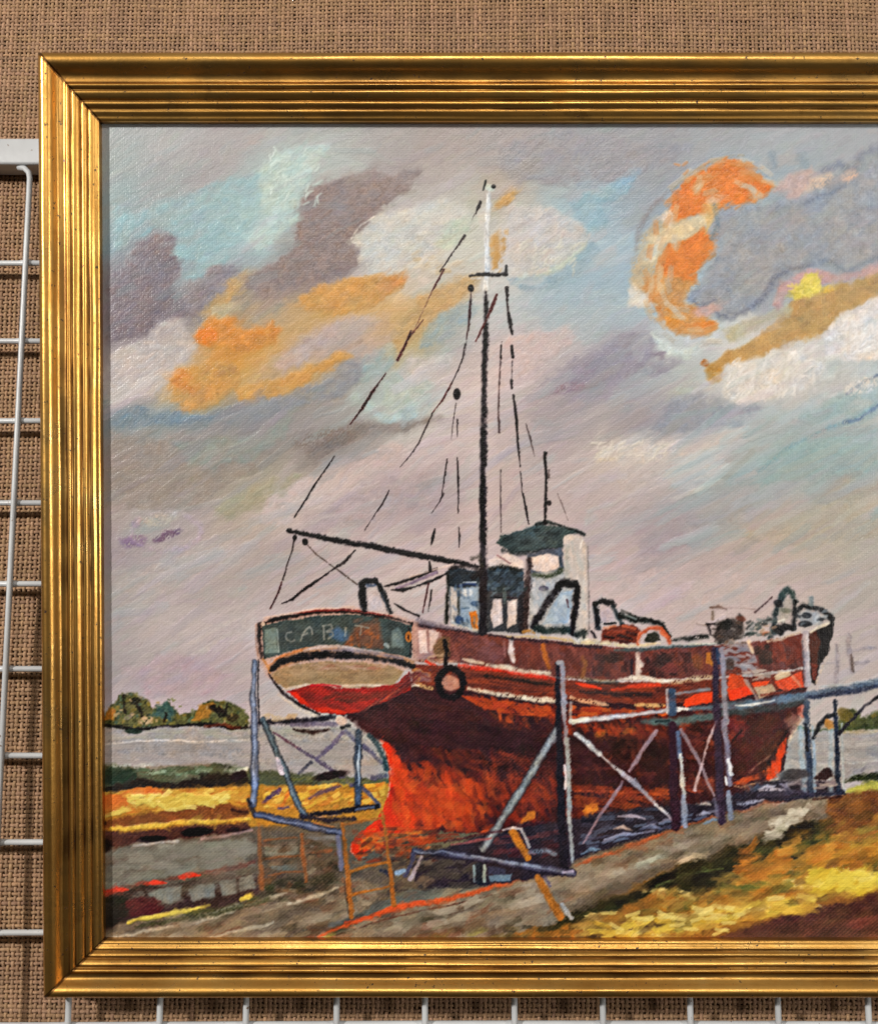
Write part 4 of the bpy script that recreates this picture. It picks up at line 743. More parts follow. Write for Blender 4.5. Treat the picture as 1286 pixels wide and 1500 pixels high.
fill([(575,1010),(600,985),(620,985),(606,1010),(560,1030),(530,1042)], [(96,44,42),(112,54,48),(84,38,40)], 30, 22, 5, -38, 10, .8)
line([(540,1036),(566,1024),(584,1010)], 3, (178,90,60), .6, 1, 2, .3)
line([(394,986),(403,1000),(416,1016),(440,1034),(468,1046)], [3,4,7,6,4], (46,30,30), .95, 1.2, 1.5, .08)
line([(408,1016),(430,1034),(460,1048),(480,1052)], 5, (212,180,150), .6, 2, 3, .35)
line([(384,964),(392,975),(396,986)], [4,6,3], (196,130,76), .9, 1.5, 2); dab(400,981,6,3,20,(40,28,28),.9,.5,1)

# ---- fender tyre
ring(660,1001,18,22,12,(34,25,27),1,1.8,1.5); dab(659,1001,11,14,90,(176,120,98),.9,.4,2); fill([(650,990),(668,990),(668,1012),(650,1012)], [(196,146,124),(150,90,72),(180,120,92)], 12, 10, 4, -40, 20, .8)
ring(660,1001,18,22,9,(34,25,27),.95,1.8,1.2); line([(652,938),(655,955),(653,975)], [10,9,8], (38,28,28), .98, 1.5, 2); dab(668,985,8,4,30,(60,44,44),.5,.7,2)

# ---- deckhouse
poly([(825,782),(852,785),(860,800),(861,932),(846,942),(828,930)], (198,184,174), .97, 2, 2); fill([(828,790),(856,792),(856,930),(832,930)], [(206,190,180),(190,178,168),(180,176,168)], 40, 30, 6, 84, 8, .7)
line([(832,800),(830,840),(828,872)], 8, (140,142,134), .6, 3, 3, .35); line([(861,800),(862,860),(863,925)], 3, (124,116,112), .8, 1, 1.2, .2); line([(853,790),(850,804)], 2.5, (232,222,212), .9, .8, 1)
poly([(728,796),(734,784),(752,778),(785,769),(820,770),(856,778),(827,786),(824,804),(780,807),(752,812),(740,802)], (70,80,78), 1, 2, 3)
fill([(730,796),(740,782),(785,773),(822,775),(824,802),(780,806),(748,808)], [(56,64,64),(70,80,78),(44,50,50),(62,72,72)], 60, 18, 6, -12, 20, .75)
line([(784,769),(798,765),(815,768),(835,774),(857,782)], [6,8,5,5,5], (50,54,52), .95, 1.5, 2.5, .1); line([(736,806),(760,812),(790,806),(820,804)], [8,9,5,4], (46,50,50), .9, 2, 3, .12)
poly([(715,820),(745,811),(768,822),(768,832),(738,832),(716,832)], (214,194,184), .95, 2, 3); line([(728,813),(748,826)], 3, (150,110,110), .8, 1, 1)
poly([(772,810),(822,803),(826,836),(776,840)], (84,86,94), .95, 2, 3); fill([(800,804),(824,804),(826,834),(814,836)], [(96,104,116),(70,78,84)], 14, 14, 5, 70, 20, .7)
poly([(778,816),(800,812),(817,816),(820,832),(800,838),(778,834)], (222,198,184), 1, 1.8, 2)
poly([(774,840),(826,834),(828,926),(776,926)], (168,166,164), .95, 2, 2); fill([(778,852),(812,848),(800,880),(784,910)], [(206,194,188),(182,178,176),(160,166,172)], 24, 18, 6, 70, 14, .8)
line([(778,840),(800,844),(824,836)], [8,9,7], (60,66,50), .85, 2, 4, .2); dab(796,862,4,7,85,(70,64,84),.85,.5,2)
poly([(654,836),(664,830),(692,836),(716,834),(740,830),(766,836),(770,876),(720,880),(700,880),(668,872),(656,866)], (50,56,62), 1, 2, 3)
fill([(700,840),(766,838),(768,872),(704,874)], [(60,72,84),(50,58,64),(72,84,92),(44,50,50)], 46, 14, 6, -40, 40, .7); line([(715,834),(735,830),(764,836)], 7, (40,40,36), .9, 2, 3, .15)
poly([(700,866),(770,866),(774,926),(704,926)], (62,60,62), .97, 2, 2); line([(776,818),(772,860),(768,924)], [11,12,14], (62,48,46), .97, 1.8, 2, .06)
line([(764,872),(762,900),(764,926)], 8, (46,40,42), .8, 2, 2)
poly([(722,878),(735,876),(736,914),(722,920),(719,900)], (200,180,172), 1, 1.8, 2); poly([(743,880),(757,877),(757,912),(743,920)], (206,184,172), 1, 1.8, 2)
line([(731,880),(731,914)], 4, (222,200,190), .7, 1.2, 1.5, .15); line([(753,882),(753,912)], 4, (224,204,192), .7, 1.2, 1.5, .15); line([(719,874),(738,875)], 3, (34,32,34), .9, 1, 1.5); line([(742,875),(756,876)], 3, (60,40,40), .8, 1, 1)
dab(739,872,3,12,0,(110,120,112),.5,.7,2)
poly([(656,860),(672,862),(704,858),(704,926),(690,924),(660,914)], (120,122,124), .97, 2, 2); poly([(660,860),(671,864),(669,906),(661,914)], (200,186,176), .95, 1.5, 2)
poly([(674,862),(700,860),(701,894),(690,898),(688,915),(674,908)], (146,160,174), .95, 2, 2); dab(684,868,9,6,0,(206,206,206),.9,.5,2); line([(672,858),(686,854),(700,857)], 5, (48,62,94), .9, 1.2, 1.5); line([(678,853),(698,853)], 2, (190,196,200), .8, .8, 1)
line([(672,866),(671,900)], 4, (54,54,48), .7, 1.5, 2, .25); dab(672,908,6,7,0,(60,76,104),.85,.5,3); line([(676,892),(688,890)], 3, (90,110,128), .8, 1, 1.5); dab(699,884,4,10,85,(70,90,116),.8,.5,2)
poly([(688,896),(699,894),(702,921),(693,922),(690,910)], (186,110,44), 1, 1.3, 1.5)
line([(657,842),(655,880),(655,914)], [7,6,7], (42,42,36), .95, 1.5, 2, .06); line([(662,916),(690,922),(704,922)], 4, (216,192,166), .7, 1.2, 2.5, .2)
line([(660,846),(672,838),(700,842)], 7, (48,48,50), .85, 2, 3)
for i in range(50): stroke(rs.uniform(700,770), rs.uniform(834,872), 9, 4, rs.uniform(-70,10), col([(40,44,46),(70,86,100),(54,60,60),(100,112,118)][rs.randint(4)]), .55)
for i in range(40): stroke(rs.uniform(776,858), rs.uniform(845,930), 14, 5, 70+20*rs.randn(), col([(206,196,188),(150,158,162),(120,120,116),(190,184,180)][rs.randint(4)]), .5, h=.7)
for i in range(30): stroke(rs.uniform(664,704), rs.uniform(860,922), 12, 4, 75+15*rs.randn(), col([(190,196,200),(90,110,134),(140,150,156),(60,64,70)][rs.randint(4)]), .5)
# dark frame by the wheelhouse
poly([(796,914),(808,888),(820,868),(838,864),(838,890),(830,914)], (156,168,178), 1, 2, 2); fill([(802,910),(812,888),(822,872),(834,870),(828,910)], [(176,184,190),(150,162,176),(196,200,202)], 20, 16, 5, 80, 14, .8); line([(830,878),(832,890)], 3, (90,64,72), .8, 1, 1)
line([(780,920),(798,888),(816,862)], [12,13,13], (42,38,42), 1, 1.5, 2, .05); line([(814,860),(826,853),(844,856)], [12,14,14], (38,36,38), 1, 1.8, 3, .06); line([(846,858),(843,884),(836,930)], [12,12,13], (42,38,42), 1, 1.5, 2.5, .05)
line([(784,922),(810,924),(832,924)], [12,13,12], (46,54,52), .97, 2, 3, .08); line([(842,930),(856,926),(856,934)], [10,10,6], (50,54,52), .9, 2, 3, .1); line([(846,936),(862,936)], 4, (206,200,180), .7, 1, 3, .3)
line([(765,926),(775,924),(784,928)], 5, (170,120,62), .85, 1.5, 2, .2)

# ---- masts, derrick, rigging
RG = (38,27,28); RB_ = (84,42,40)
line([(717,276),(715,310),(713,350),(714,385),(712,432)], [5,8,8,9,8], (196,194,190), .98, 1.2, 1, .05, .8)
for y in range(290,425,16): stroke(714,y,16,3,85,col((222,220,214)),.7,h=.9)
line([(712,428),(711,500),(709,560),(708,640),(707,720),(707,790),(708,860),(707,928)], [8,10,10,12,12,12,15,14], (44,37,40), 1, 1.2, .8, .04); line([(713,520),(711,640),(710,780)], 3, (78,66,70), .5, 1, 1, .3)
line([(688,404),(704,401),(726,403),(741,401)], [4,6,6,6], (32,30,32), 1, 1, 1.2); line([(741,388),(741,402)], [3,8], (34,36,38), 1, 1, 1); line([(690,408),(705,407)], 4, (206,200,192), .7, 1, 1, .2)
line([(728,431),(718,456),(697,500)], [5,6,3], RB_, .95, .8, .6, .1)
dab(717,275,7,5,0,(190,200,186),.7,.7,2); line([(712,264),(707,279)], [4,2], (30,40,34), .95, .7, .4); dab(723,273,3.5,3,20,(24,24,24),1,.4,1)
line([(704,294),(700,304),(697,313)], [4,6,2], RG, .95, .7, .5); line([(695,313),(691,322)], 1.2, RG, .5, .6, .3); line([(700,330),(688,340)], 1.2, (150,140,120), .5, .6, .3)
for P,w,c,o in [([(681,345),(666,366),(644,398)],[6,3,2],RG,.95),([(650,394),(642,410),(633,426)],[3,4,2],RB_,.9),([(633,426),(622,450),(610,476),(596,500)],1.4,RB_,.6),([(620,468),(606,486),(594,500)],[1.5,3,2],RB_,.8),([(602,484),(592,508),(582,528)],[3,5,6],(78,36,36),.95),
  ([(565,547),(545,574),(532,596),(513,622)],[2,5,5,1.5],(66,30,32),.95),([(490,668),(474,692),(460,712),(445,736),(431,758)],[1.5,2,3.5,3,2],RG,.95),
  ([(681,503),(678,524),(671,542),(661,562)],[1.5,3,2,1.5],RG,.85),([(662,560),(648,586),(632,606)],[2.5,3,1.2],RB_,.85),([(634,604),(624,626),(614,648),(600,668),(586,684)],[2,3,2.5,1.6,1],RG,.8),([(570,718),(560,738),(550,752),(534,777)],[2,2.5,2,1.2],RG,.75),([(654,574),(662,566)],1.2,RB_,.5),
  ([(690,426),(688,455),(687,475),(683,498)],[3,5,5,1.5],(66,44,44),.9),([(683,500),(681,520)],1.2,RG,.5),([(668,590),(664,616),(661,644)],[1.6,1.4,1],RG,.7),([(670,614),(670,640)],[3,1.5],RG,.8),([(655,672),(652,694),(646,730)],[2.5,3.5,1.2],RG,.9),([(650,722),(643,736),(632,752)],[3,2,1],RG,.7),([(670,670),(671,700),(671,752)],[2,4,1.2],RG,.9),
  ([(637,774),(634,788),(631,800)],[2,6,1.5],RG,.95),([(672,772),(673,784),(672,802)],[1.5,3.5,1],RG,.9),([(735,500),(732,540),(730,600),(731,634)],[1.5,3,3,4],(74,54,52),.75),([(734,505),(733,524)],3,RG,.8),([(733,688),(733,730),(734,780)],[1.5,2.5,1],RG,.7),
  ([(742,420),(743,446),(747,472),(750,490)],[7,5,7,4],(46,36,36),.95),([(749,506),(751,524)],[4,6],RG,.95),([(750,528),(749,556)],1.6,RG,.7),([(749,556),(749,570)],[6,4],RG,.95),([(752,578),(756,612),(758,648),(762,684)],[4,5,3.5,2],RG,.92),([(762,690),(765,720),(770,744),(774,768)],[1.5,2,5,1.5],RG,.88),
  ([(770,620),(777,644),(783,668)],[1.5,4,1],(80,66,64),.75),([(798,662),(800,700),(799,740),(798,768)],[6,5,5,6],(48,40,40),.92),([(804,688),(804,700)],3.5,(90,76,74),.7),([(816,722),(823,738),(832,762)],[1.2,2.5,1],(100,84,82),.7),([(760,660),(780,652)],1,(150,130,124),.6)]:
    line(P, w, c, o, .7, .5, .06)
dab(690,422,4.5,5.5,0,RG,1,.35,1); dab(669,577,5.5,8.5,-70 if False else 0,RG,1,.35,1); dab(804,737,4,4,0,(54,44,44),.9,.5,1)
line([(421,777),(440,781),(480,789),(530,798),(580,807),(630,817),(672,824),(700,830)], [7,9,9,10,11,10,9,8], (30,25,27), 1, 1, 1.2, .06)
line([(690,818),(702,812),(706,830)], 7, (58,52,44), .8, 2, 3, .2); line([(660,832),(690,828),(704,838),(690,846)], [7,12,14,8], (44,38,38), .92, 2, 3.5, .1)
line([(432,786),(428,806),(420,830),(414,850)], [4,3,2.5,3], (50,38,36), .9, .7, .5, .1); line([(413,852),(408,868),(396,892)], [3,4,2], (70,36,38), .9, .7, .5); dab(432,788,3.5,4,0,RG,.95,.4,1)
dab(447,794,4.5,5,0,RG,1,.35,1); line([(450,798),(464,812),(480,824)], [3,3.5,2], (74,58,52), .85, .8, .8, .2); line([(482,826),(504,842),(524,856)], [2,3,3], (74,60,54), .8, .8, .8, .2)
line([(520,806),(505,823),(494,830)], [3,6,5], (40,30,30), .92, .8, .8, .08); line([(494,830),(468,848),(442,866),(428,878),(412,884)], [3,4,6,5,1.5], (40,26,28), .95, .8, .7, .06)
line([(563,859),(590,852),(618,842),(641,832)], [4,6,6,4], RG, .97, .9, .8); line([(580,862),(602,854),(640,838)], 5, (124,102,122), .8, 1.2, 1); line([(573,864),(590,864),(606,860)], [2,7,3], RG, .97, .9, .8); line([(606,860),(634,850),(658,838)], [3,5,4], (40,34,36), .9, .9, 1, .1); line([(600,846),(630,836),(664,826)], 3, (214,190,178), .7, 1, 1)
line([(577,884),(592,893),(614,903)], [2,5,4], RG, .92, .8, .8, .06); line([(629,822),(630,836)], [3,6], RG, .9, .8, .6); line([(628,854),(623,876),(619,898)], [3,3,2], (74,32,34), .9, .7, .5); line([(632,864),(630,880),(627,896)], [3,4,1.5], RG, .9, .7, .5)
# stern gallows
poly([(539,868),(552,864),(562,890),(566,896),(540,894)], (192,172,166), .9, 1.5, 1); line([(531,854),(531,874),(534,894)], [12,14,11], (28,28,32), 1, 1.3, 1.8); line([(529,856),(536,851),(550,850),(556,856)], [9,11,12,9], (26,28,34), 1, 1.3, 2); line([(538,858),(550,857)], 6, (70,82,104), .8, 1.5, 1.5); line([(556,858),(564,878),(573,899)], [11,10,7], (30,32,36), 1, 1.2, 1.2); line([(557,868),(566,888)], 2, (96,106,116), .6, 1, 1)

# ---- ghostly posts beyond the bow
for P,w in [([(1226,944),(1226,975),(1224,1000)],7),([(1244,930),(1244,958)],9),([(1246,950),(1248,985)],7),([(1250,952),(1266,949),(1284,950)],5),([(1252,970),(1272,970)],6),([(1205,972),(1222,970)],2)]: line(P, w, (150,140,144), .8, 2, 2, .12)
line([(1247,958),(1249,984)], 5, (104,88,82), .8, 1.5, 1.5, .1)

fill([(516,1216),(640,1214),(650,1260),(520,1276)], [(150,60,34),(96,50,36),(60,40,34),(190,90,44),(110,76,56),(120,56,36)], 60, 22, 6, -8, 22, .7)
fill([(560,1246),(640,1246),(640,1300),(560,1312)], [(64,50,46),(90,72,58),(120,96,76),(50,42,44)], 36, 24, 7, -12, 18, .65)
fill([(552,1212),(640,1210),(740,1204),(740,1216),(660,1232),(560,1244)], [(170,62,32),(128,50,34),(196,78,38),(96,44,36)], 46, 26, 6, -6, 10, .8)
# ---- shores and staging
SG = (124,122,128); SL = (156,150,152); SD = (42,35,43)
def beam(P, w, c, edge=SD, hi=None, e=2.2):
    line(P, [v+2*e for v in w] if not np.isscalar(w) else w+2*e, edge, .85, 1.5, 2.2, 0, .5, .06, 2.)
    line(P, w, c, .95, 1.5, 2., 0, .6, .09, 2.)
    if hi:
        for q in range(5): line([(x+(q-2)*.5+rs.uniform(-1.5,1.5), y+(q-2)*.5+rs.uniform(-1.5,1.5)) for x, y in P], np.mean(w)*rs.uniform(.1,.25), hi, .3, 1.2, 4., 0, .8)
beam([(835,1058),(870,1054),(905,1049),(960,1043),(1000,1038)], [9,8,7,6,5], (182,166,168), (90,60,62), (216,200,192), 1)
line([(836,1058),(862,1054)], 8, (214,206,192), .9, 1.2, 2, .1, .7)
line([(940,1056),(990,1058),(1040,1050),(1066,1044)], [8,13,13,10], (84,96,94), .95, 2, 3, .08); line([(960,1057),(980,1056)], 4, (40,44,44), .8, 1.2, 1)
line([(978,1044),(990,1040),(1012,1039)], [8,9,4], (224,206,194), .97, 1.2, 2, .05, .9)
line([(1010,1040),(1060,1034),(1100,1028)], [6,9,10], (96,104,112), .9, 2, 2, .08)
line([(1050,1046),(1090,1041),(1140,1036),(1178,1026)], [10,15,15,12], (62,64,66), .95, 2.5, 3, .06)
line([(1066,1038),(1110,1030),(1180,1019),(1240,1010),(1292,997)], [8,12,14,14,14], (96,106,120), 1, 1.8, 2, .05)
line([(1180,1022),(1220,1016),(1260,1012),(1292,1002)], [7,9,8,6], (56,60,78), .9, 2, 2, .1)
line([(1076,1034),(1104,1032),(1134,1026)], [2,5,3], (212,206,202), .95, 1, 1.2, .05, .7)
line([(1200,1006),(1240,1003),(1290,994)], 4, (166,172,172), .7, 1.5, 2, .2)
line([(1290,997),(1500,960),(1790,930)], 14, (96,106,120), 1, 2, 2)
# X braces
beam([(842,1075),(860,1087),(879,1105)], [6,9,8], (196,190,188), (60,36,40)); line([(879,1105),(896,1120),(912,1134)], [3,4,8], (186,174,170), .85, 1.2, 2, .15); line([(912,1134),(926,1144),(950,1168),(990,1206)], [10,9,7,6], (160,146,152), .92, 1.2, 1.5, .08); line([(960,1178),(976,1192)], 5, (196,190,190), .8, 1.2, 1.5, .1)
line([(962,1070),(946,1092),(922,1130)], [6,8,6], (142,118,128), .92, 1.2, 1.5, .08); line([(912,1144),(900,1164),(880,1192),(854,1236)], [4,7,6,3], (146,116,122), .88, 1.2, 1.5, .1)
line([(996,1068),(1008,1088),(1022,1112),(1046,1166)], [6,7,6,4], (136,112,116), .9, 1.2, 1.5, .08); line([(1050,1055),(1040,1080),(1030,1112),(1017,1158)], [4,5,4,6], (182,152,150), .9, 1.2, 1.5, .08)
# second and third posts
line([(984,1012),(985,1046)], 16, (66,76,96), .97, 1.5, 1.5); line([(977,1010),(978,1042)], 5, (170,160,162), .9, 1.2, 1.2); line([(990,1016),(1040,1010)], 5, (140,140,146), .8, 1.5, 2, .1); poly([(1000,1034),(1004,1024),(1016,1018),(1044,1014),(1044,1028),(1006,1036)], (218,66,32), .97, 1.5, 2)
line([(985,1060),(986,1120),(989,1214)], [15,16,17], (58,34,44), .97, 1.6, 1.6); line([(992,1072),(996,1110)], 8, (88,96,118), .95, 1.5, 1.5); line([(996,1105),(999,1140),(1002,1168)], [5,9,7], (192,182,172), .95, 1.2, 1.6, .05, .7); line([(1001,1166),(1003,1212)], 10, (140,140,152), .95, 1.3, 1.5, .05)
line([(1046,950),(1050,1040),(1052,1100),(1056,1205)], [12,13,14,15], (62,46,60), .97, 1.6, 1.6, .04); line([(1056,950),(1060,1000),(1064,1060)], [10,10,10], (150,140,148), .95, 1.3, 1.6, .05); line([(1060,1056),(1066,1110),(1068,1150)], [10,10,9], (128,118,132), .95, 1.3, 1.5, .05); line([(1066,1112),(1069,1124),(1070,1136)], [5,9,7], (214,208,208), .97, 1, 1.2, 0, .8); line([(1062,1138),(1064,1150)], 4, (220,214,210), .9, 1, 1, 0, .7); line([(1066,1160),(1070,1200)], 9, (126,128,140), .95, 1.3, 1.5, .05)
line([(1050,950),(1052,972)], 6, (60,70,92), .9, 1.5, 1.5)
line([(1046,1170),(1050,1196)], 7, (112,104,120), .7, 2, 2, .2)
# far posts by the bow, with their braces
line([(1172,1066),(1174,1110),(1178,1160)], 10, (150,170,180), .7, 2.5, 3)
line([(1181,1028),(1182,1070),(1185,1120),(1188,1164)], [12,11,12,12], (58,68,84), .97, 1.4, 2); line([(1190,1064),(1192,1110),(1193,1160)], [5,6,5], (148,162,172), .85, 1.3, 2); line([(1180,1060),(1182,1100)], 5, (30,30,38), .85, 1.2, 2)
line([(1216,1066),(1216,1120),(1218,1164)], 8, (160,172,174), .65, 2.5, 3); line([(1223,1026),(1224,1070),(1226,1120),(1229,1162)], [6,8,9,9], (44,50,62), .97, 1.3, 1.6); line([(1232,1060),(1234,1110),(1236,1158)], 4, (170,174,170), .7, 1.3, 2)
line([(1190,1082),(1200,1062),(1212,1050),(1226,1046)], [5,7,8,5], (42,44,48), .95, 1.3, 2); line([(1228,1074),(1246,1056),(1266,1034),(1294,1014)], [7,6,5,7], (42,38,44), .95, 1.2, 2)
dab(1213,1060,6,7,0,(170,122,66),.85,.5,3)
dab(1163,1136,22,8,6,(66,58,58),.9,.6,5); poly([(1192,1140),(1206,1126),(1214,1126),(1222,1138),(1206,1143)], (54,36,36), .95, 2, 3)
fill([(1190,1144),(1225,1142),(1230,1152),(1192,1156)], [(190,166,146),(160,140,128),(120,104,104)], 16, 14, 5, -4, 16, .85)
line([(1150,1170),(1190,1166),(1236,1160)], [6,9,6], (50,46,58), .85, 2, 3); line([(1190,1172),(1215,1168),(1232,1166)], 4, (54,26,24), .85, 1.5, 2)
line([(1150,1150),(1168,1146),(1180,1152)], 6, (150,138,140), .75, 1.8, 3); line([(1110,1166),(1160,1160),(1190,1164)], 8, (70,62,76), .8, 2.5, 3)
line([(1180,926),(1180,960),(1182,1004)], [11,11,12], (166,154,158), .95, 1.6, 2); line([(1183,930),(1184,980)], 4, (196,186,186), .7, 1.2, 2); line([(1176,940),(1177,1000)], 3, (90,80,88), .6, 1.2, 2)
# main post and its strut
beam([(817,1068),(800,1094),(780,1130),(745,1186),(707,1246)], [13,12,12,13,12], (124,122,124), SD, (160,160,158)); line([(806,1090),(822,1076)], 8, (130,124,126), .7, 2, 2)
line([(816,972),(818,1040),(820,1110),(822,1200),(826,1276)], [10,11,14,15,15], (40,34,42), 1, 1.3, 1.5); line([(816,972),(824,971)], 8, (176,168,168), .9, 1.2, 1)
line([(823,974),(826,1040),(830,1090)], [9,9,9], (148,138,144), .97, 1.2, 1.4, .04); line([(831,1080),(833,1140),(834,1200),(838,1264)], [9,9,8,7], (150,148,146), .97, 1.2, 1.6, .05); line([(827,1120),(829,1140),(828,1156)], 4, (206,190,190), .9, 1, 1.5, .1)
line([(836,1030),(836,1060)], 5, (170,164,160), .7, 1.5, 1.5)
# bottom sleepers and props
beam([(606,1246),(640,1249),(690,1256),(740,1264),(790,1272),(842,1279)], [8,9,10,11,12,10], (74,68,84), (40,33,44), (130,130,142)); line([(690,1254),(740,1262),(790,1270)], [3,5,4], (136,138,150), .85, 1.2, 2, .15); line([(824,1278),(840,1276)], 4, (176,166,190), .8, 1.2, 1)
line([(606,1250),(602,1268),(592,1284)], [10,9,9], (72,66,84), .95, 1.5, 1.5); line([(618,1254),(610,1272),(600,1290)], [6,7,9], (164,146,148), .9, 1.5, 2); line([(580,1280),(592,1276)], 10, (140,158,178), .9, 1.5, 2); line([(558,1276),(575,1284)], 8, (50,48,60), .85, 1.5, 2)
line([(700,1266),(702,1294)], 13, (44,44,50), .95, 1.5, 1.5); line([(694,1268),(695,1292)], 5, (134,150,150), .9, 1.2, 1.2); line([(710,1268),(709,1292)], 6, (162,168,154), .9, 1.2, 1.2); poly([(716,1284),(750,1280),(748,1290),(718,1293)], (104,122,138), .9, 1.5, 2); poly([(716,1270),(742,1274),(740,1282),(716,1282)], (60,60,80), .8, 1.5, 2)
line([(660,1238),(700,1232),(720,1228)], [2,5,3], (150,80,80), .8, 1.5, 2); line([(650,1234),(720,1220),(800,1204)], 4, (70,30,36), .8, 1.5, 2)
line([(750,1216),(760,1236),(774,1258)], [15,15,13], (172,106,42), 1, 1.3, 1.5); line([(764,1216),(770,1228),(775,1242)], 5, (160,150,148), .9, 1, 1.2); line([(736,1216),(752,1213),(764,1215)], [3,6,5], (192,172,168), .95, 1, 1.2); poly([(765,1200),(772,1190),(784,1190),(782,1200),(762,1208)], (196,110,40), .85, 2, 3)
line([(786,1284),(800,1308),(822,1346)], [12,15,14], (166,104,46), 1, 1.3, 1.5); line([(822,1324),(830,1336),(838,1346)], [6,8,7], (160,154,146), .95, 1.2, 1.2); line([(797,1284),(806,1298)], 6, (96,84,100), .8, 1.5, 1.5)
# shores under the stern, left
line([(378,1060),(420,1057),(460,1054),(492,1050)], [6,10,12,9], (44,36,42), .95, 1.6, 2.5, .06); line([(426,1062),(460,1060),(494,1060)], [7,9,8], (112,98,110), .9, 1.5, 2, .08); line([(430,1068),(460,1073),(482,1068)], [5,9,5], (48,28,26), .9, 1.6, 2.5)
dab(500,1056,8,6,0,(206,170,150),.8,.6,4); line([(500,1066),(512,1062)], 7, (36,32,34), .9, 1.5, 2)
dab(425,1050,9,5,20,(186,136,78),.5,.8,6); dab(400,1052,16,5,0,(190,158,110),.5,.7,5,.3)
line([(412,1074),(440,1078),(500,1078),(560,1090)], 10, (178,164,150), .6, 4, 4, .3)
line([(400,1073),(415,1082),(440,1098)], [3,5,5], (112,80,86), .95, 1, 1.2); line([(436,1096),(462,1112),(490,1130),(516,1150)], [5,7,8,9], (96,84,100), .95, 1, 1.4); line([(504,1072),(484,1094),(462,1114)], [8,8,7], (112,100,118), .95, 1, 1.4); line([(456,1116),(446,1126),(436,1134)], [7,6,3], (78,74,82), .9, 1, 1.2)
line([(506,1070),(520,1084),(536,1098)], [8,8,7], (108,102,116), .9, 1.2, 1.4); line([(532,1092),(546,1104),(560,1118)], [8,8,8], (92,86,104), .92, 1.2, 1.4)
line([(540,1076),(552,1090),(562,1110),(566,1128)], [8,9,9,8], (52,62,66), .9, 1.6, 2, .08); line([(545,1140),(566,1136)], 9, (84,76,92), .8, 2, 2.5, .15)
fill([(395,1144),(440,1138),(560,1138),(560,1146),(440,1150)], [(100,98,52),(76,66,40),(120,112,70)], 24, 18, 6, -5, 14, .75); dab(486,1136,26,7,12,(42,28,28),.9,.5,4)
fill([(385,1154),(450,1150),(566,1146),(562,1182),(450,1186),(380,1184)], [(214,170,62),(206,140,50),(226,188,84),(196,120,46)], 80, 20, 6, -14, 14, .85, h=.8)
line([(384,1176),(400,1164),(412,1156)], [5,10,9], (88,62,84), .95, 1.3, 2); line([(412,1182),(420,1168),(428,1154)], [4,7,5], (206,116,46), .9, 1.2, 2); line([(452,1170),(470,1162),(500,1152)], [4,9,5], (92,66,80), .85, 1.5, 2.5, .15); line([(408,1184),(424,1180)], 5, (96,72,88), .85, 1.2, 2)
line([(520,1146),(540,1162),(556,1182)], [6,7,8], (92,84,98), .9, 1.3, 1.5)
beam([(373,968),(371,1020),(373,1070),(374,1120),(370,1180)], [7,9,10,11,11], (116,122,140), (40,38,46), (164,170,186), 1.6); line([(379,966),(378,1010),(380,1060)], 2.2, (30,26,32), .9, .8, 1); line([(363,1170),(370,1186),(374,1196)], [8,13,8], (44,40,46), .9, 1.6, 2)
beam([(384,1054),(398,1084),(412,1118),(426,1150),(446,1196)], [9,10,9,9,10], (82,90,94), (40,38,42), (120,130,132), 1.5); line([(406,1110),(409,1122),(413,1134)], [8,11,8], (206,186,186), .97, 1, 1.2, 0, .7)
beam([(525,1070),(524,1100),(524,1140),(524,1180)], [10,11,11,10], (72,80,92), (40,40,46), None, 1.4); line([(526,1092),(525,1120),(526,1150)], [3,5,4], (166,176,186), .9, 1, 1.4, .08)
line([(456,1194),(490,1190),(520,1186),(554,1182)], [6,11,11,8], (32,28,34), .97, 1.5, 2.5); line([(520,1187),(548,1183)], 4, (112,112,124), .8, 1.2, 2, .1); line([(440,1196),(480,1202),(520,1200)], 9, (44,36,44), .9, 2, 3); line([(465,1198),(500,1193)], 2, (170,130,104), .6, 1, 1.5)
beam([(374,1192),(410,1200),(450,1210),(502,1222)], [10,11,12,10], (74,74,90), (36,33,40), (130,132,148), 1.4)
line([(460,1206),(490,1212)], 3, (180,112,60), .7, 1, 1.5); line([(494,1226),(498,1250),(500,1276)], [10,9,8], (116,108,122), .95, 1.5, 1.5); line([(502,1228),(506,1256)], 5, (44,38,44), .85, 1.5, 1.5)
# ladders
LD = (158,94,42)
for P,w,o in [([(380,1206),(380,1250),(383,1304)],[6,8,9],.55),([(382,1268),(384,1302)],[6,9],.5),([(442,1222),(446,1262),(449,1292)],[6,9,6],.8)]: line(P, w, (150,88,48), o, 1.8, 2)
for a,b,c,d in [(386,1232,436,1228),(386,1258,440,1254),(392,1282,446,1276)]: line([(a,b),((a+c)/2,(b+d)/2-2),(c,d)], 3.5, (140,82,46), .65, 1.5, 2, .15)
line([(502,1208),(560,1198)], 5, LD, .9, 1.3, 2); line([(501,1206),(506,1250),(510,1290),(515,1344)], [6,8,9,9], LD, .97, 1.2, 1.4); line([(560,1190),(566,1230),(570,1262),(578,1328)], [5,6,7,8], LD, .97, 1.2, 1.4)
for a,b,c,d,w in [(512,1276,568,1262,6),(514,1312,570,1298,4)]: line([(a,b),((a+c)/2,(b+d)/2),(c,d)], w, (166,100,42), .95, 1.2, 2)
line([(505,1290),(510,1338)], 3, (60,46,36), .5, 1.5, 1)

smear(370, 1290, 1040, 1300, 2600, 9, 2.4, 40, 60, .34, .10)
smear(370, 1240, 880, 1040, 1500, 7, 2.2, 40, 60, .30, .10)

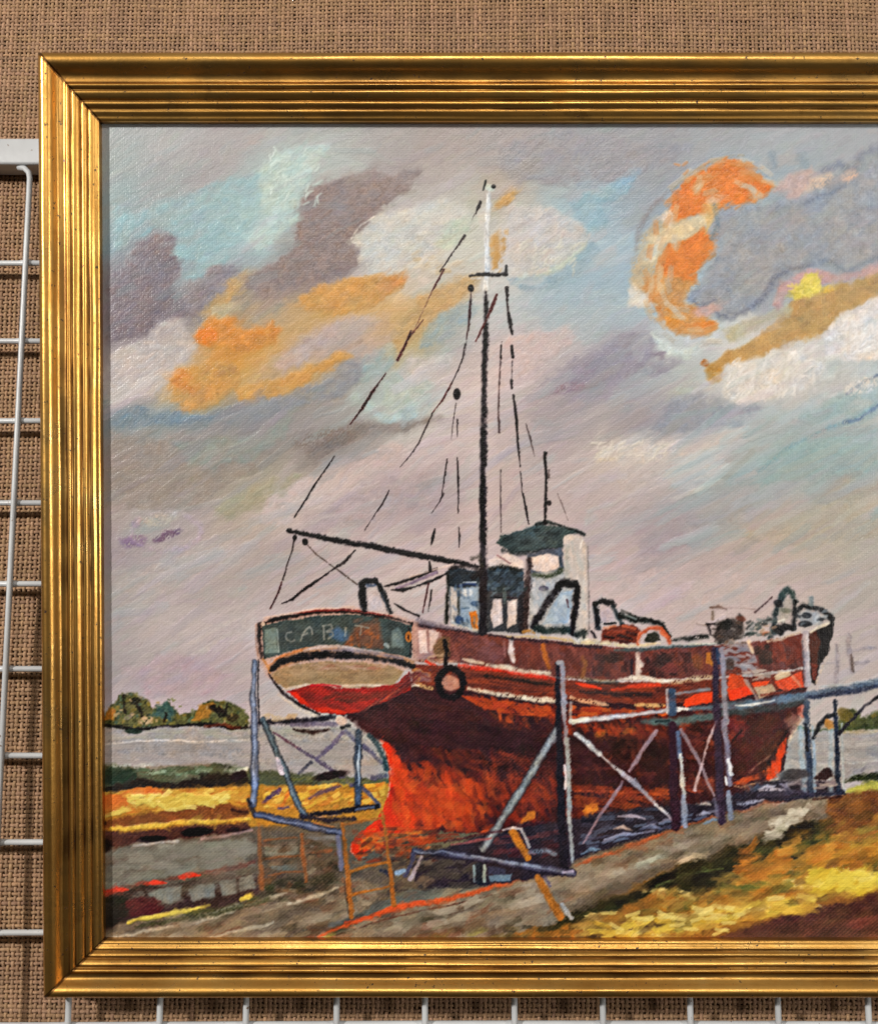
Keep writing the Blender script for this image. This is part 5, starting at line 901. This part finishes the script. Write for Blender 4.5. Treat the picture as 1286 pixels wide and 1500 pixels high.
# twill highlights painted into the dark paint; darks sink
_lum = IM.mean(-1)
_k = np.clip((.52-_lum)/.3, 0, 1)*np.clip(.6+vnoise(60, 60, 31)*.6, 0, 1)
_tw = .5*np.sin((XG[None]*.64+YG[:, None]*.77)*2*np.pi/4.1+.9*MID)+.5*FINE
IM *= (1+(.13*_k+.022)*_tw)[..., None]
IM += (.012*np.clip(_tw, 0, 1)*_k)[..., None]
IM *= .80+.20*sst(IM.mean(-1)/.30)[..., None]
HT += .10*_tw

def blur(A, r):
    for ax in (0, 1):
        for _ in range(2):
            P = np.pad(A, [(r+1, r) if k == ax else (0, 0) for k in range(A.ndim)], mode='edge')
            C = np.cumsum(P.astype(np.float64), ax)
            n = A.shape[ax]
            A = ((np.take(C, range(2*r+1, 2*r+1+n), ax)-np.take(C, range(0, n), ax))/(2*r+1)).astype(np.float32)
    return A
# pull the tones apart a little: fat paint over thin
_sky = (sst((IM.mean(-1)-.42)/.15)*sst((1050-YG)/60)[:, None])[..., None]
IM[:] = np.clip(IM+(.30-.08*_sky)*(IM-blur(IM, 14))+(.35-.38*_sky)*(IM-blur(IM, 2)), .02, .97)
# ================================================================ the place
import bpy, math
from mathutils import Vector
scene = bpy.context.scene
COLL = scene.collection
ALBEDO_GAIN = .95
U = .0005                                   # one painting unit in metres
rb = np.random.RandomState(5)

def link(o, parent=None):
    COLL.objects.link(o)
    if parent is not None: o.parent = parent
    return o
def mesh_np(name, verts, quads, mat, parent=None, smooth=True):
    me = bpy.data.meshes.new(name)
    verts = np.asarray(verts, np.float32); quads = np.asarray(quads, np.int32)
    me.vertices.add(len(verts)); me.vertices.foreach_set('co', verts.ravel())
    me.loops.add(quads.size); me.loops.foreach_set('vertex_index', quads.ravel())
    me.polygons.add(len(quads))
    me.polygons.foreach_set('loop_start', np.arange(0, quads.size, 4, dtype=np.int32))
    try: me.polygons.foreach_set('loop_total', np.full(len(quads), 4, np.int32))
    except Exception: pass
    me.polygons.foreach_set('use_smooth', np.full(len(quads), smooth, bool))
    me.update(calc_edges=True); me.validate()
    me.materials.append(mat)
    return link(bpy.data.objects.new(name, me), parent)
def empty(name, loc, rx, label, cat):
    o = bpy.data.objects.new(name, None); o.location = loc; o.rotation_euler = (rx, 0, 0)
    o['label'] = label; o['category'] = cat
    return link(o)
class NT:
    def __init__(s, name):
        s.m = bpy.data.materials.new(name); s.m.use_nodes = True
        s.t = s.m.node_tree; s.b = s.t.nodes['Principled BSDF']
    def n(s, typ, **kw):
        d = s.t.nodes.new(typ)
        for k, v in kw.items():
            if k in d.inputs: d.inputs[k].default_value = v
            else: setattr(d, k, v)
        return d
    def l(s, a, ao, b, bi): s.t.links.new(a.outputs[ao], b.inputs[bi])
    def ramp(s, src, so, stops):
        r = s.n('ShaderNodeValToRGB'); e = r.color_ramp.elements
        while len(e) < len(stops): e.new(.5)
        for q, (p, c) in zip(e, stops): q.position = p; q.color = (*c, 1) if len(c) == 3 else c
        s.l(src, so, r, 'Fac'); return r
    def mix(s, fac, a, b, mode='MIX'):
        m = s.n('ShaderNodeMix', data_type='RGBA', blend_type=mode)
        for i, v in ((0, fac), (6, a), (7, b)):
            if isinstance(v, tuple) and not isinstance(v[0], (int, float)): s.t.links.new(v[0].outputs[v[1]], m.inputs[i])
            else: m.inputs[i].default_value = v if not isinstance(v, tuple) else (*v, 1)
        return m

# ---- materials
g = NT('antique_gilding'); b = g.b
tc = g.n('ShaderNodeTexCoord')
n1 = g.n('ShaderNodeTexNoise', Scale=38., Detail=6., Roughness=.6); g.l(tc, 'Object', n1, 'Vector')
n2 = g.n('ShaderNodeTexNoise', Scale=420., Detail=3.); g.l(tc, 'Object', n2, 'Vector')
n3 = g.n('ShaderNodeTexNoise', Scale=260., Detail=4., Roughness=.7); g.l(tc, 'Object', n3, 'Vector')
n4 = g.n('ShaderNodeTexNoise', Scale=9., Detail=3.); g.l(tc, 'Object', n4, 'Vector')
r1 = g.ramp(n1, 'Fac', [(.30, (.60, .32, .075)), (.52, (.76, .435, .115)), (.75, (.86, .54, .18))])
r4 = g.ramp(n4, 'Fac', [(.35, (.86, .80, .74)), (.65, (1., 1., 1.))])
m1 = g.mix(1., (r1, 'Color'), (r4, 'Color'), 'MULTIPLY')
chip = g.ramp(n3, 'Fac', [(.64, (0, 0, 0)), (.66, (1, 1, 1))])
at = g.n('ShaderNodeAttribute', attribute_name='grime_shade')
gr = g.ramp(at, 'Fac', [(.0, (0, 0, 0)), (1., (1, 1, 1))])
n6 = g.n('ShaderNodeTexNoise', Scale=52., Detail=7., Roughness=.72); g.l(tc, 'Object', n6, 'Vector')
rub = g.ramp(n6, 'Fac', [(.58, (0, 0, 0)), (.74, (.6, .6, .6))])
m1b = g.mix((rub, 'Color'), (m1, 2), (.30, .125, .035))
m2 = g.mix((gr, 'Color'), (m1b, 2), (.15, .07, .022))
m3 = g.mix((chip, 'Color'), (m2, 2), (.035, .016, .008))
g.l(m3, 2, b, 'Base Color')
inv = g.ramp(chip, 'Color', [(0, (.97, .97, .97)), (1, (.1, .1, .1))]); g.l(inv, 'Color', b, 'Metallic')
rr = g.ramp(n1, 'Fac', [(.3, (.38, .38, .38)), (.7, (.26, .26, .26))])
g.l(rr, 'Color', b, 'Roughness')
bu = g.n('ShaderNodeBump', Strength=.16, Distance=.0005); g.l(n2, 'Fac', bu, 'Height')
bu2 = g.n('ShaderNodeBump', Strength=.2, Distance=.001); g.l(n1, 'Fac', bu2, 'Height'); g.l(bu, 'Normal', bu2, 'Normal')
g.l(bu2, 'Normal', b, 'Normal')
GOLD = g.m

c = NT('oil_paint'); b = c.b
ca = c.n('ShaderNodeAttribute', attribute_name='paint'); c.l(ca, 'Color', b, 'Base Color')
tc = c.n('ShaderNodeTexCoord')
mp = c.n('ShaderNodeMapping'); c.l(tc, 'Object', mp, 'Vector')
w1 = c.n('ShaderNodeTexWave', wave_type='BANDS', bands_direction='X', Scale=235., Distortion=.8, Detail=1.); c.l(mp, 'Vector', w1, 'Vector')
w2 = c.n('ShaderNodeTexWave', wave_type='BANDS', bands_direction='Z', Scale=235., Distortion=.8, Detail=1.); c.l(mp, 'Vector', w2, 'Vector')
nn = c.n('ShaderNodeTexNoise', Scale=800., Detail=3., Roughness=.65); c.l(tc, 'Object', nn, 'Vector')
mx = c.n('ShaderNodeMath', operation='ADD'); c.l(w1, 'Fac', mx, 0); c.l(w2, 'Fac', mx, 1)
mh = c.n('ShaderNodeMath', operation='MULTIPLY'); c.l(mx, 0, mh, 0); mh.inputs[1].default_value = .15
mx2 = c.n('ShaderNodeMath', operation='ADD'); c.l(mh, 0, mx2, 0); c.l(nn, 'Fac', mx2, 1)
bu = c.n('ShaderNodeBump', Strength=.6, Distance=.0003); c.l(mx2, 0, bu, 'Height'); c.l(bu, 'Normal', b, 'Normal')
n5 = c.n('ShaderNodeTexNoise', Scale=14., Detail=3.); c.l(tc, 'Object', n5, 'Vector')
rr = c.ramp(n5, 'Fac', [(.35, (.24, .24, .24)), (.65, (.40, .40, .40))]); c.l(rr, 'Color', b, 'Roughness')
b.inputs['Specular IOR Level'].default_value = .42
PAINT = c.m

j = NT('jute_burlap'); b = j.b
ja = j.n('ShaderNodeAttribute', attribute_name='fibre')
tc = j.n('ShaderNodeTexCoord')
n1 = j.n('ShaderNodeTexNoise', Scale=1400., Detail=3., Roughness=.7); j.l(tc, 'Object', n1, 'Vector')
rj = j.ramp(n1, 'Fac', [(.3, (.62, .58, .54)), (.7, (1.18, 1.15, 1.12))])
mj = j.mix(1., (ja, 'Color'), (rj, 'Color'), 'MULTIPLY'); j.l(mj, 2, b, 'Base Color')
b.inputs['Roughness'].default_value = .85; b.inputs['Specular IOR Level'].default_value = .25
bu = j.n('ShaderNodeBump', Strength=.6, Distance=.0004); j.l(n1, 'Fac', bu, 'Height'); j.l(bu, 'Normal', b, 'Normal')
JUTE = j.m

def plain(name, colr, rough, noise=0., scale=200.):
    q = NT(name)
    if noise:
        tc = q.n('ShaderNodeTexCoord'); n = q.n('ShaderNodeTexNoise', Scale=scale, Detail=4.); q.l(tc, 'Object', n, 'Vector')
        r = q.ramp(n, 'Fac', [(.3, tuple(v*(1-noise) for v in colr)), (.7, colr)]); q.l(r, 'Color', q.b, 'Base Color')
        bu = q.n('ShaderNodeBump', Strength=.15, Distance=.0004); q.l(n, 'Fac', bu, 'Height'); q.l(bu, 'Normal', q.b, 'Normal')
    else: q.b.inputs['Base Color'].default_value = (*colr, 1)
    q.b.inputs['Roughness'].default_value = rough
    return q.m
wq = NT('white_coated_wire'); tc = wq.n('ShaderNodeTexCoord')
n = wq.n('ShaderNodeTexNoise', Scale=130., Detail=5., Roughness=.65); wq.l(tc, 'Object', n, 'Vector')
n_ = wq.n('ShaderNodeTexNoise', Scale=18., Detail=3.); wq.l(tc, 'Object', n_, 'Vector')
r = wq.ramp(n_, 'Fac', [(.35, (.40, .41, .42)), (.65, (.52, .54, .55))])
r2 = wq.ramp(n, 'Fac', [(.655, (0, 0, 0)), (.69, (1, 1, 1))])
m = wq.mix((r2, 'Color'), (r, 'Color'), (.16, .10, .065)); wq.l(m, 2, wq.b, 'Base Color')
bu = wq.n('ShaderNodeBump', Strength=.35, Distance=.0005); wq.l(n, 'Fac', bu, 'Height'); wq.l(bu, 'Normal', wq.b, 'Normal')
wq.b.inputs['Roughness'].default_value = .36
WHITE = wq.m
LINING = plain('brown_lining_cloth', (.12, .058, .032), .9, .4, 500.)
WALLM = plain('painted_wall', (.30, .25, .20), .9, .1, 20.)
BACKM = plain('raw_frame_wood', (.22, .13, .07), .8, .3, 60.)

# ---- the framed painting: hangs a little forward at the top
TAU = math.radians(.86)
pic = empty('framed_painting', (0, 0, 0), TAU, 'gold framed oil painting of a red hulled fishing boat propped on timber stays', 'painting')
XL, XR, ZT, ZB = -490.7*U, 1104*U, 565.5*U, -627.*U   # sight edges of the frame
def to_px(x, z):
    D = .75-z*math.sin(TAU)
    return 643+1500*x/D, 750-1500*z*math.cos(TAU)/D
gx = np.concatenate([np.arange(XL-8*U, 660*U, 1.2*U), np.arange(660*U, XR+8*U, 6*U)])
gz = np.arange(ZB-8*U, ZT+8*U, 1.2*U)
Xc, Zc = np.meshgrid(gx, gz)
D = .75-Zc*math.sin(TAU)
fx = np.clip(643+1500*Xc/D-OX, 0, PW-1.01); fy = np.clip(750-1500*Zc*math.cos(TAU)/D-OY, 0, PH-1.01)
ix = fx.astype(int); iy = fy.astype(int); ux = (fx-ix)[..., None]; uy = (fy-iy)[..., None]
def samp(A):
    return (A[iy, ix]*(1-ux)+A[iy, ix+1]*ux)*(1-uy)+(A[iy+1, ix]*(1-ux)+A[iy+1, ix+1]*ux)*uy
colr = np.clip(samp(IM), 0, 1); hgt = samp(HT[..., None])[..., 0]
lin = np.where(colr <= .04045, colr/12.92, ((colr+.055)/1.055)**2.4)
lin = np.clip(lin*ALBEDO_GAIN*np.array([.965, 1., 1.05]), .004, .92)  # painted colours also hold the light's falloff towards the bottom
V = np.stack([Xc, -hgt*.00068+.0006, Zc], -1).reshape(-1, 3)
nx, nz = len(gx), len(gz)
a = (np.arange(nz-1)[:, None]*nx+np.arange(nx-1)[None]).ravel()
canvas = mesh_np('canvas', V, np.stack([a, a+1, a+nx+1, a+nx], -1), PAINT, pic)
at = canvas.data.color_attributes.new('paint', 'FLOAT_COLOR', 'POINT')
rgba = np.ones((nx*nz, 4), np.float32); rgba[:, :3] = lin.reshape(-1, 3)
at.data.foreach_set('color', rgba.ravel())
canvas['label'] = 'painted canvas of a fishing boat on stays with thick brushwork'

# frame moulding: (distance out from the sight edge, height above the canvas)
PROF = [(0,-2),(0,9),(1.2,11.2),(3,12.4),(5.5,13),(8,14.6),(10.4,16),(12.4,16.2),(13.6,15.6),(14.8,15.8),(16.4,18),(19,20.4),(21.4,20.8),(23,20.2),(24.2,19.8),(25.8,22.4),(28.6,25),(31.5,26.6),(34,26.8),(35.8,25.8),(37,26.2),(39,29),(41.2,30),(43.2,28.8),(44.8,26.2),(47,25.2),(51,25.4),(55,26.8),(58.5,30.4),(61.6,34.6),(65.4,38.2),(69.6,39.9),(74,39.9),(78,37.8),(81,34),(83.2,28.5),(84.2,22),(84.4,8),(84,-4),(84,-9)]
def catmull(P, k):
    P = np.array(P, np.float32); out = []
    for i in range(len(P)-1):
        p0 = P[max(i-1, 0)]; p1 = P[i]; p2 = P[i+1]; p3 = P[min(i+2, len(P)-1)]
        for t in np.arange(k)/k:
            out.append(.5*((2*p1)+(-p0+p2)*t+(2*p0-5*p1+4*p2-p3)*t*t+(-p0+3*p1-3*p2+p3)*t**3))
    out.append(P[-1]); return np.array(out)
PR = catmull(PROF, 3)
PR[-4:, 1] = np.minimum(PR[-4:, 1], 3)
GROOVE = np.array([14., 23.8, 36.2, 45.5])
def smooth_rand(n, k, r):
    v = r.rand(int(n/k)+3)*2-1; x = np.arange(n)/k; i = x.astype(int); f = x-i; f = f*f*(3-2*f)
    return v[i]*(1-f)+v[i+1]*f
KX, KT, KB = .97, 1.09, .90
def rail(side):
    """one mitred length of moulding, slightly uneven as hand-laid gesso is"""
    r = np.random.RandomState({'l': 21, 'r': 22, 't': 23, 'b': 24}[side])
    N = 240
    vert = side in 'lr'
    s = PR[:, 0]*U; h = PR[:, 1]*U; M = len(s)
    sa = s; s = s*{'l': KX, 'r': KX, 't': KT, 'b': KB}[side]
    lo, hi = (ZB, ZT) if vert else (XL, XR)
    ka, kb = (KB, KT) if vert else (KX, KX)
    t = np.concatenate([[0, .0018], np.linspace(.0026, .9974, N-4), [.9982, 1]])[:, None]
    along = (lo-sa[None]*ka)*(1-t)+(hi+sa[None]*kb)*t
    wob = np.stack([smooth_rand(N, 22, r) for _ in range(M)], 1)
    wob = (wob+np.roll(wob, 1, 1)+np.roll(wob, 2, 1)+np.roll(wob, 3, 1))/4
    big = smooth_rand(N, 50, r)[:, None]
    env = np.minimum(1, np.minimum(t, 1-t)*30)
    hh = h[None]+env*(wob*.38+big*.35)*U
    ss = s[None]+env*(np.roll(wob, 5, 1)*.4)*U*(s[None] > 2*U)*(sa[None] < 82*U)
    if side == 'l': X, Z = XL-ss, along
    if side == 'r': X, Z = XR+ss, along
    if side == 't': X, Z = along, ZT+ss
    if side == 'b': X, Z = along, ZB-ss
    V = np.stack([X, -hh, Z], -1).reshape(-1, 3)
    a = (np.arange(N-1)[:, None]*M+np.arange(M-1)[None]).ravel()
    q = np.stack([a, a+1, a+M+1, a+M], -1)
    if side in 'rb': q = q[:, ::-1]
    o = mesh_np('frame_rail', V, q, GOLD, pic)
    # old dirt in the grooves; shade painted into the cove and outer edge
    d = np.abs(PR[:, 0][:, None]-GROOVE[None]).min(1)
    darken = np.exp(-(d/1.7)**2)*1.+np.exp(-np.maximum(0, PR[:, 0]-0)/1.2)*.4+(PR[:, 0] > 82)*.75+np.exp(-((PR[:, 0]-51)/5.)**2)*.62
    darken = np.clip(darken[None]*(.8+.5*smooth_rand(N, 6, r)[:, None])+.22*np.clip(smooth_rand(N, 9, r)[:, None], 0, 1), 0, 1)
    darken[:2] = np.maximum(darken[:2], .9); darken[-2:] = np.maximum(darken[-2:], .9)
    A = o.data.attributes.new('grime_shade', 'FLOAT', 'POINT'); A.data.foreach_set('value', darken.astype(np.float32).ravel())
    return o
for sd in 'ltbr': rail(sd)
# backing board that closes the frame behind
bx0, bx1, bz0, bz1 = XL-83*U, XR+83*U, ZB-83*U, ZT+83*U
y0, y1 = .0013, .0045
bv = [(x, y, z) for y in (y0, y1) for x, z in ((bx0, bz0), (bx1, bz0), (bx1, bz1), (bx0, bz1))]
bq = [(0, 1, 2, 3), (7, 6, 5, 4), (0, 4, 5, 1), (1, 5, 6, 2), (2, 6, 7, 3), (3, 7, 4, 0)]
mesh_np('backing_board', bv, bq, BACKM, pic, False)

# ---- the wire display grid it hangs on: leans back
LEAN = math.radians(6.6)
GO = Vector((0, .0135, -.357))              # where the frame's foot touches the grid
grid = empty('grid_panel', GO, -LEAN, 'white coated wire grid display panel behind the gold frame', 'wire grid')
def plane_pt(px, py, off=0.):
    """grid-plane coordinates (across, up) seen at a point of the view"""
    sx, sz = (px-643)/1500., (750-py)/1500.
    n = Vector((0, -math.cos(LEAN), math.sin(LEAN)))
    o = GO-n*off
    d = Vector((sx, 1, sz)); c0 = Vector((0, -.75, 0))
    t = (o-c0).dot(n)/d.dot(n); p = c0+d*t-o
    return p.x, p.y*math.sin(LEAN)+p.z*math.cos(LEAN)
def tube(name, pts, r, mat, parent, n=10, cap=True):
    pts = [Vector(p) for p in pts]; V = []; Q = []
    for i, p in enumerate(pts):
        t = (pts[min(i+1, len(pts)-1)]-pts[max(i-1, 0)]).normalized()
        u = t.cross(Vector((0, 1, 0)));
        if u.length < .1: u = t.cross(Vector((1, 0, 0)))
        u.normalize(); v = t.cross(u)
        for k in range(n):
            a = 2*math.pi*k/n; V.append(p+(u*math.cos(a)+v*math.sin(a))*(r[i] if isinstance(r, list) else r))
    for i in range(len(pts)-1):
        for k in range(n):
            Q.append((i*n+k, i*n+(k+1) % n, (i+1)*n+(k+1) % n, (i+1)*n+k))
    if cap:
        for base in (0, (len(pts)-1)*n):
            c = sum((V[base+k] for k in range(n)), Vector())/n; V.append(c); ci = len(V)-1
            for k in range(n): Q.append((base+k, base+(k+1) % n, ci, ci))
        Q = [q for q in Q if q[2] != q[3]]+[q for q in Q if q[2] == q[3]]
    me = bpy.data.meshes.new(name)
    me.from_pydata([tuple(v) for v in V], [], [q if q[2] != q[3] else q[:3] for q in Q]); me.validate()
    for p in me.polygons: p.use_smooth = len(p.vertices) == 4
    me.materials.append(mat)
    return link(bpy.data.objects.new(name, me), parent)
R = .0023
rows = [386, 499, 616, 736, 856, 981, 1107, 1235, 1366, 1502]
ts = np.array([plane_pt(30, y)[1] for y in rows])
kk = np.arange(len(rows)); A = np.polyfit(kk, ts, 1)
WX0, WX1 = -.52, .66
zt_bar = plane_pt(20, 226)[1]
zlow = A[1]+A[0]*11.4
cols = [103, 236, 363, 493, 622, 752, 882, 1009, 1137, 1267]
xs = [plane_pt(x, 1482)[0] for x in cols]
stp = (xs[-1]-xs[0])/9
xs = xs+[xs[-1]+stp*i for i in range(1, 5)]
def xe_(z):
    a_, b_ = plane_pt(47.5, 262), plane_pt(5, 1130)
    return a_[0]+(b_[0]-a_[0])*(z-a_[1])/(b_[1]-a_[1])
for k in range(12):
    t = A[1]+A[0]*k if k > 9 else ts[k]*.6+(A[1]+A[0]*k)*.4
    ph = rb.rand()*6
    px_ = list(np.linspace(WX0, WX1, 16)); rad = {}
    for xv in xs+[xe_(t)]:
        for dx, f in ((-.0065, 1.), (-.003, 1.16), (0, 1.32), (.003, 1.16), (.0065, 1.)): px_.append(xv+dx); rad[xv+dx] = f
    px_ = sorted(px_)
    tube('wire', [(x, -.0006*(rad.get(x, 1.)-1)/.3+.0004*math.sin(7*x+ph), t+.0007*math.sin(5*x+ph)) for x in px_], [R*rad.get(x, 1.) for x in px_], WHITE, grid)
for x in xs:
    ph = rb.rand()*6
    tube('wire', [(x+.0005*math.sin(6*z+ph), -2*R*.93, z) for z in np.linspace(zlow, zt_bar-.008, 16)], R, WHITE, grid)
xe0 = plane_pt(47.5, 262)[0]; xe1 = plane_pt(5, 1130)[0]
za, zb2 = plane_pt(48, 262)[1], plane_pt(5, 1130)[1]
def xe(z): return xe0+(xe1-xe0)*(z-za)/(zb2-za)
P = [(xe(z), -2*R*.93, z) for z in np.linspace(zlow, za-.002, 16)]
P += [(xe(za)-.0012, -2*R*.93+.0006, za+.0035), (xe(za)-.005, -.003, za+.0075), (xe(za)-.011, -.0005, za+.0095)]
tube('wire', P, R, WHITE, grid)
tube('wire', [(xe(z)-stp, -2*R*.93, z) for z in np.linspace(zlow, zt_bar-.008, 12)], R, WHITE, grid)
# square tube along the panel's top edge
z0, z1 = plane_pt(20, 245)[1], plane_pt(20, 207)[1]
bxv = []; rr_ = .0022
sec = []
yf, yb = -.006, .016
for cy, cz, a0 in ((yb-rr_, z1-rr_, 0), (yf+rr_, z1-rr_, 90), (yf+rr_, z0+rr_, 180), (yb-rr_, z0+rr_, 270)):
    for a in (0, 22, 45, 68, 90):
        an = math.radians(a0+a); sec.append((cy+rr_*math.cos(an), cz+rr_*math.sin(an)))
ns = len(sec)
V = [(x, y, z) for x in (WX0-.02, WX1+.02) for y, z in sec]
Q = [(k, (k+1) % ns, ns+(k+1) % ns, ns+k) for k in range(ns)]
mesh_np('top_tube', V, Q, WHITE, grid)

# ---- burlap behind: every thread of the open plain weave
OFF = .019
burlap_n = Vector((0, math.cos(LEAN), -math.sin(LEAN)))
BO = GO+burlap_n*OFF
PWX, PWZ = .00372, .00345
bx_a, bx_b = plane_pt(-130, 700, OFF)[0], plane_pt(1420, 700, OFF)[0]
bz_a, bz_b = plane_pt(600, 1600, OFF)[1], plane_pt(600, -120, OFF)[1]
nwx, nwz = int((bx_b-bx_a)/PWX), int((bz_b-bz_a)/PWZ)
inL = plane_pt(215, 750, OFF)[0]; inT = plane_pt(600, 250, OFF)[1]; inB = plane_pt(600, 1330, OFF)[1]
VV, QQ, CC = [], [], []; base = 0
JC = np.array([.36, .228, .140])
def thread(across, i, spans, L0, pitch, n_other):
    """one yarn: across = True for weft (along x)"""
    global base
    r = rb.uniform(.00118, .00136)*(.97 if across else 1.0)
    tone = JC*rb.uniform(.83, 1.12)*np.array([1, rb.uniform(.97, 1.03), rb.uniform(.92, 1.06)])
    ph = rb.rand()*50; seed = np.random.RandomState(rb.randint(1 << 30))
    full = n_other*3+1
    lat = smooth_rand(full, 26, seed)*.00036+smooth_rand(full, 7, seed)*.00020+smooth_rand(full, 2.5, seed)*.00012
    thick = 1+.19*smooth_rand(full, 5, seed)+.14*smooth_rand(full, 18, seed)
    shade = 1+.16*smooth_rand(full, 9, seed)+.10*smooth_rand(full, 2, seed)
    for a, b in spans:
        a = max(a, 0); b = min(b, n_other)
        if b-a < 2: continue
        k = np.arange(a*3, b*3+1)
        c = L0+k/3.*pitch
        wv = np.cos(np.pi*(k/3.)+np.pi*i)*(1 if across else -1)*.00062
        rad = r*thick[k]
        pos0 = i*(PWZ if across else PWX)
        cs = np.array([[math.cos(q), math.sin(q)] for q in np.linspace(0, 2*np.pi, 6)[:-1]])
        u = lat[k][:, None]+rad[:, None]*1.12*cs[None, :, 0]; d = wv[:, None]+rad[:, None]*.78*cs[None, :, 1]
        cc = np.repeat(c[:, None], 5, 1)
        X_, Z_ = (cc, bz_a+pos0+u) if across else (bx_a+pos0+u, cc)
        sag = .0022*np.sin(9*X_+3*Z_+1)+.0016*np.sin(14*Z_-5*X_)+.0008*np.sin(31*X_+17*Z_)
        P = np.stack([X_, d+sag, Z_], -1)
        m = len(k)
        ii = (np.arange(m-1)[:, None]*5); kq = np.arange(5)[None]; k2 = (kq+1) % 5
        q = np.stack([ii+kq, ii+k2, ii+5+k2, ii+5+kq], -1).reshape(-1, 4)
        VV.append(P.reshape(-1, 3)); QQ.append((q if not across else q[:, ::-1])+base); base += m*5
        CC.append(np.repeat((tone[None]*shade[k][:, None])[:, None], 5, 1).reshape(-1, 3))
zi = lambda z: int((z-bz_a)/PWZ)
xi = lambda x: int((x-bx_a)/PWX)
for i in range(nwx):
    x = bx_a+i*PWX
    sp = [(0, nwz)] if x < inL else [(0, zi(inB)), (zi(inT), nwz)]
    thread(False, i, sp, bz_a, PWZ, nwz)
for i in range(nwz):
    z = bz_a+i*PWZ
    sp = [(0, nwx)] if (z < inB or z > inT) else [(0, xi(inL))]
    thread(True, i, sp, bx_a, PWX, nwx)
burlap = mesh_np('burlap_cloth', np.concatenate(VV), np.concatenate(QQ), JUTE)
burlap.location = BO; burlap.rotation_euler = (-LEAN, 0, 0)
cv = np.concatenate(CC); rgba = np.ones((len(cv), 4), np.float32); rgba[:, :3] = np.clip(cv, 0, 1)
A_ = burlap.data.color_attributes.new('fibre', 'FLOAT_COLOR', 'POINT'); A_.data.foreach_set('color', rgba.ravel())
burlap['label'] = 'coarse brown burlap cloth with open weave hanging behind the wire grid'; burlap['category'] = 'cloth'
e = .12
lv = [(bx_a-e, .0065, bz_a-e), (bx_b+.4, .0065, bz_a-e), (bx_b+.4, .0065, bz_b+e), (bx_a-e, .0065, bz_b+e)]
mesh_np('lining', lv, [(0, 1, 2, 3)], LINING, burlap, False)
wl = [(-3, .45, -2), (3, .45, -2), (3, .45, 2.5), (-3, .45, 2.5)]
w_ = mesh_np('wall', wl, [(0, 1, 2, 3)], WALLM, None, False); w_['kind'] = 'structure'

# ---- camera, gallery lamps and an added front fill
cam = bpy.data.cameras.new('camera'); cam.sensor_fit = 'VERTICAL'; cam.sensor_height = 36.; cam.lens = 36.; cam.clip_start = .01; cam.clip_end = 50
co = link(bpy.data.objects.new('camera', cam)); co.location = (0, -.75, 0); co.rotation_euler = (math.pi/2, 0, 0)
scene.camera = co
def lamp(name, loc, aim, power, size, colr, size_y=None):
    L = bpy.data.lights.new(name, 'AREA'); L.energy = power; L.color = colr
    L.shape = 'RECTANGLE' if size_y else 'DISK'; L.size = size
    if size_y: L.size_y = size_y
    o = link(bpy.data.objects.new(name, L)); o.location = loc
    o.rotation_euler = (Vector(aim)-Vector(loc)).to_track_quat('-Z', 'Y').to_euler()
    return o
lamp('spot_lamp', (-1.95, -1.80, 1.05), (0, 0, 0), 80., .14, (1., .955, .90))
lamp('spot_lamp', (1.45, -1.15, .25), (0, 0, 0), 15., .24, (1., .94, .87), 1.2)
lamp('front_fill', (.25, -2.7, 1.7), (0, 0, 0), 27., 1.6, (1., .95, .90), .5)  # added broad fill from the front, no such lamp in view
W = bpy.data.worlds.new('World'); scene.world = W; W.use_nodes = True
nt = W.node_tree; bg = nt.nodes['Background']
tc = nt.nodes.new('ShaderNodeTexCoord'); sp = nt.nodes.new('ShaderNodeSeparateXYZ'); nt.links.new(tc.outputs['Generated'], sp.inputs[0])
mr = nt.nodes.new('ShaderNodeMapRange'); mr.inputs['From Min'].default_value = -.6; mr.inputs['From Max'].default_value = .8; nt.links.new(sp.outputs['Z'], mr.inputs['Value'])
cr = nt.nodes.new('ShaderNodeValToRGB'); el = cr.color_ramp.elements
el[0].color = (.020, .017, .017, 1); el[1].color = (.52, .47, .40, 1); el.new(.46).color = (.055, .048, .042, 1); el.new(.60).color = (.50, .44, .36, 1)
nt.links.new(mr.outputs[0], cr.inputs['Fac']); nt.links.new(cr.outputs['Color'], bg.inputs['Color']); bg.inputs['Strength'].default_value = .55
scene.view_settings.view_transform = 'Standard'; scene.view_settings.look = 'None'
scene.view_settings.exposure = 0.; scene.view_settings.gamma = 1.; scene.view_settings.use_curve_mapping = False
scene.render.resolution_x = 877; scene.render.resolution_y = 1024
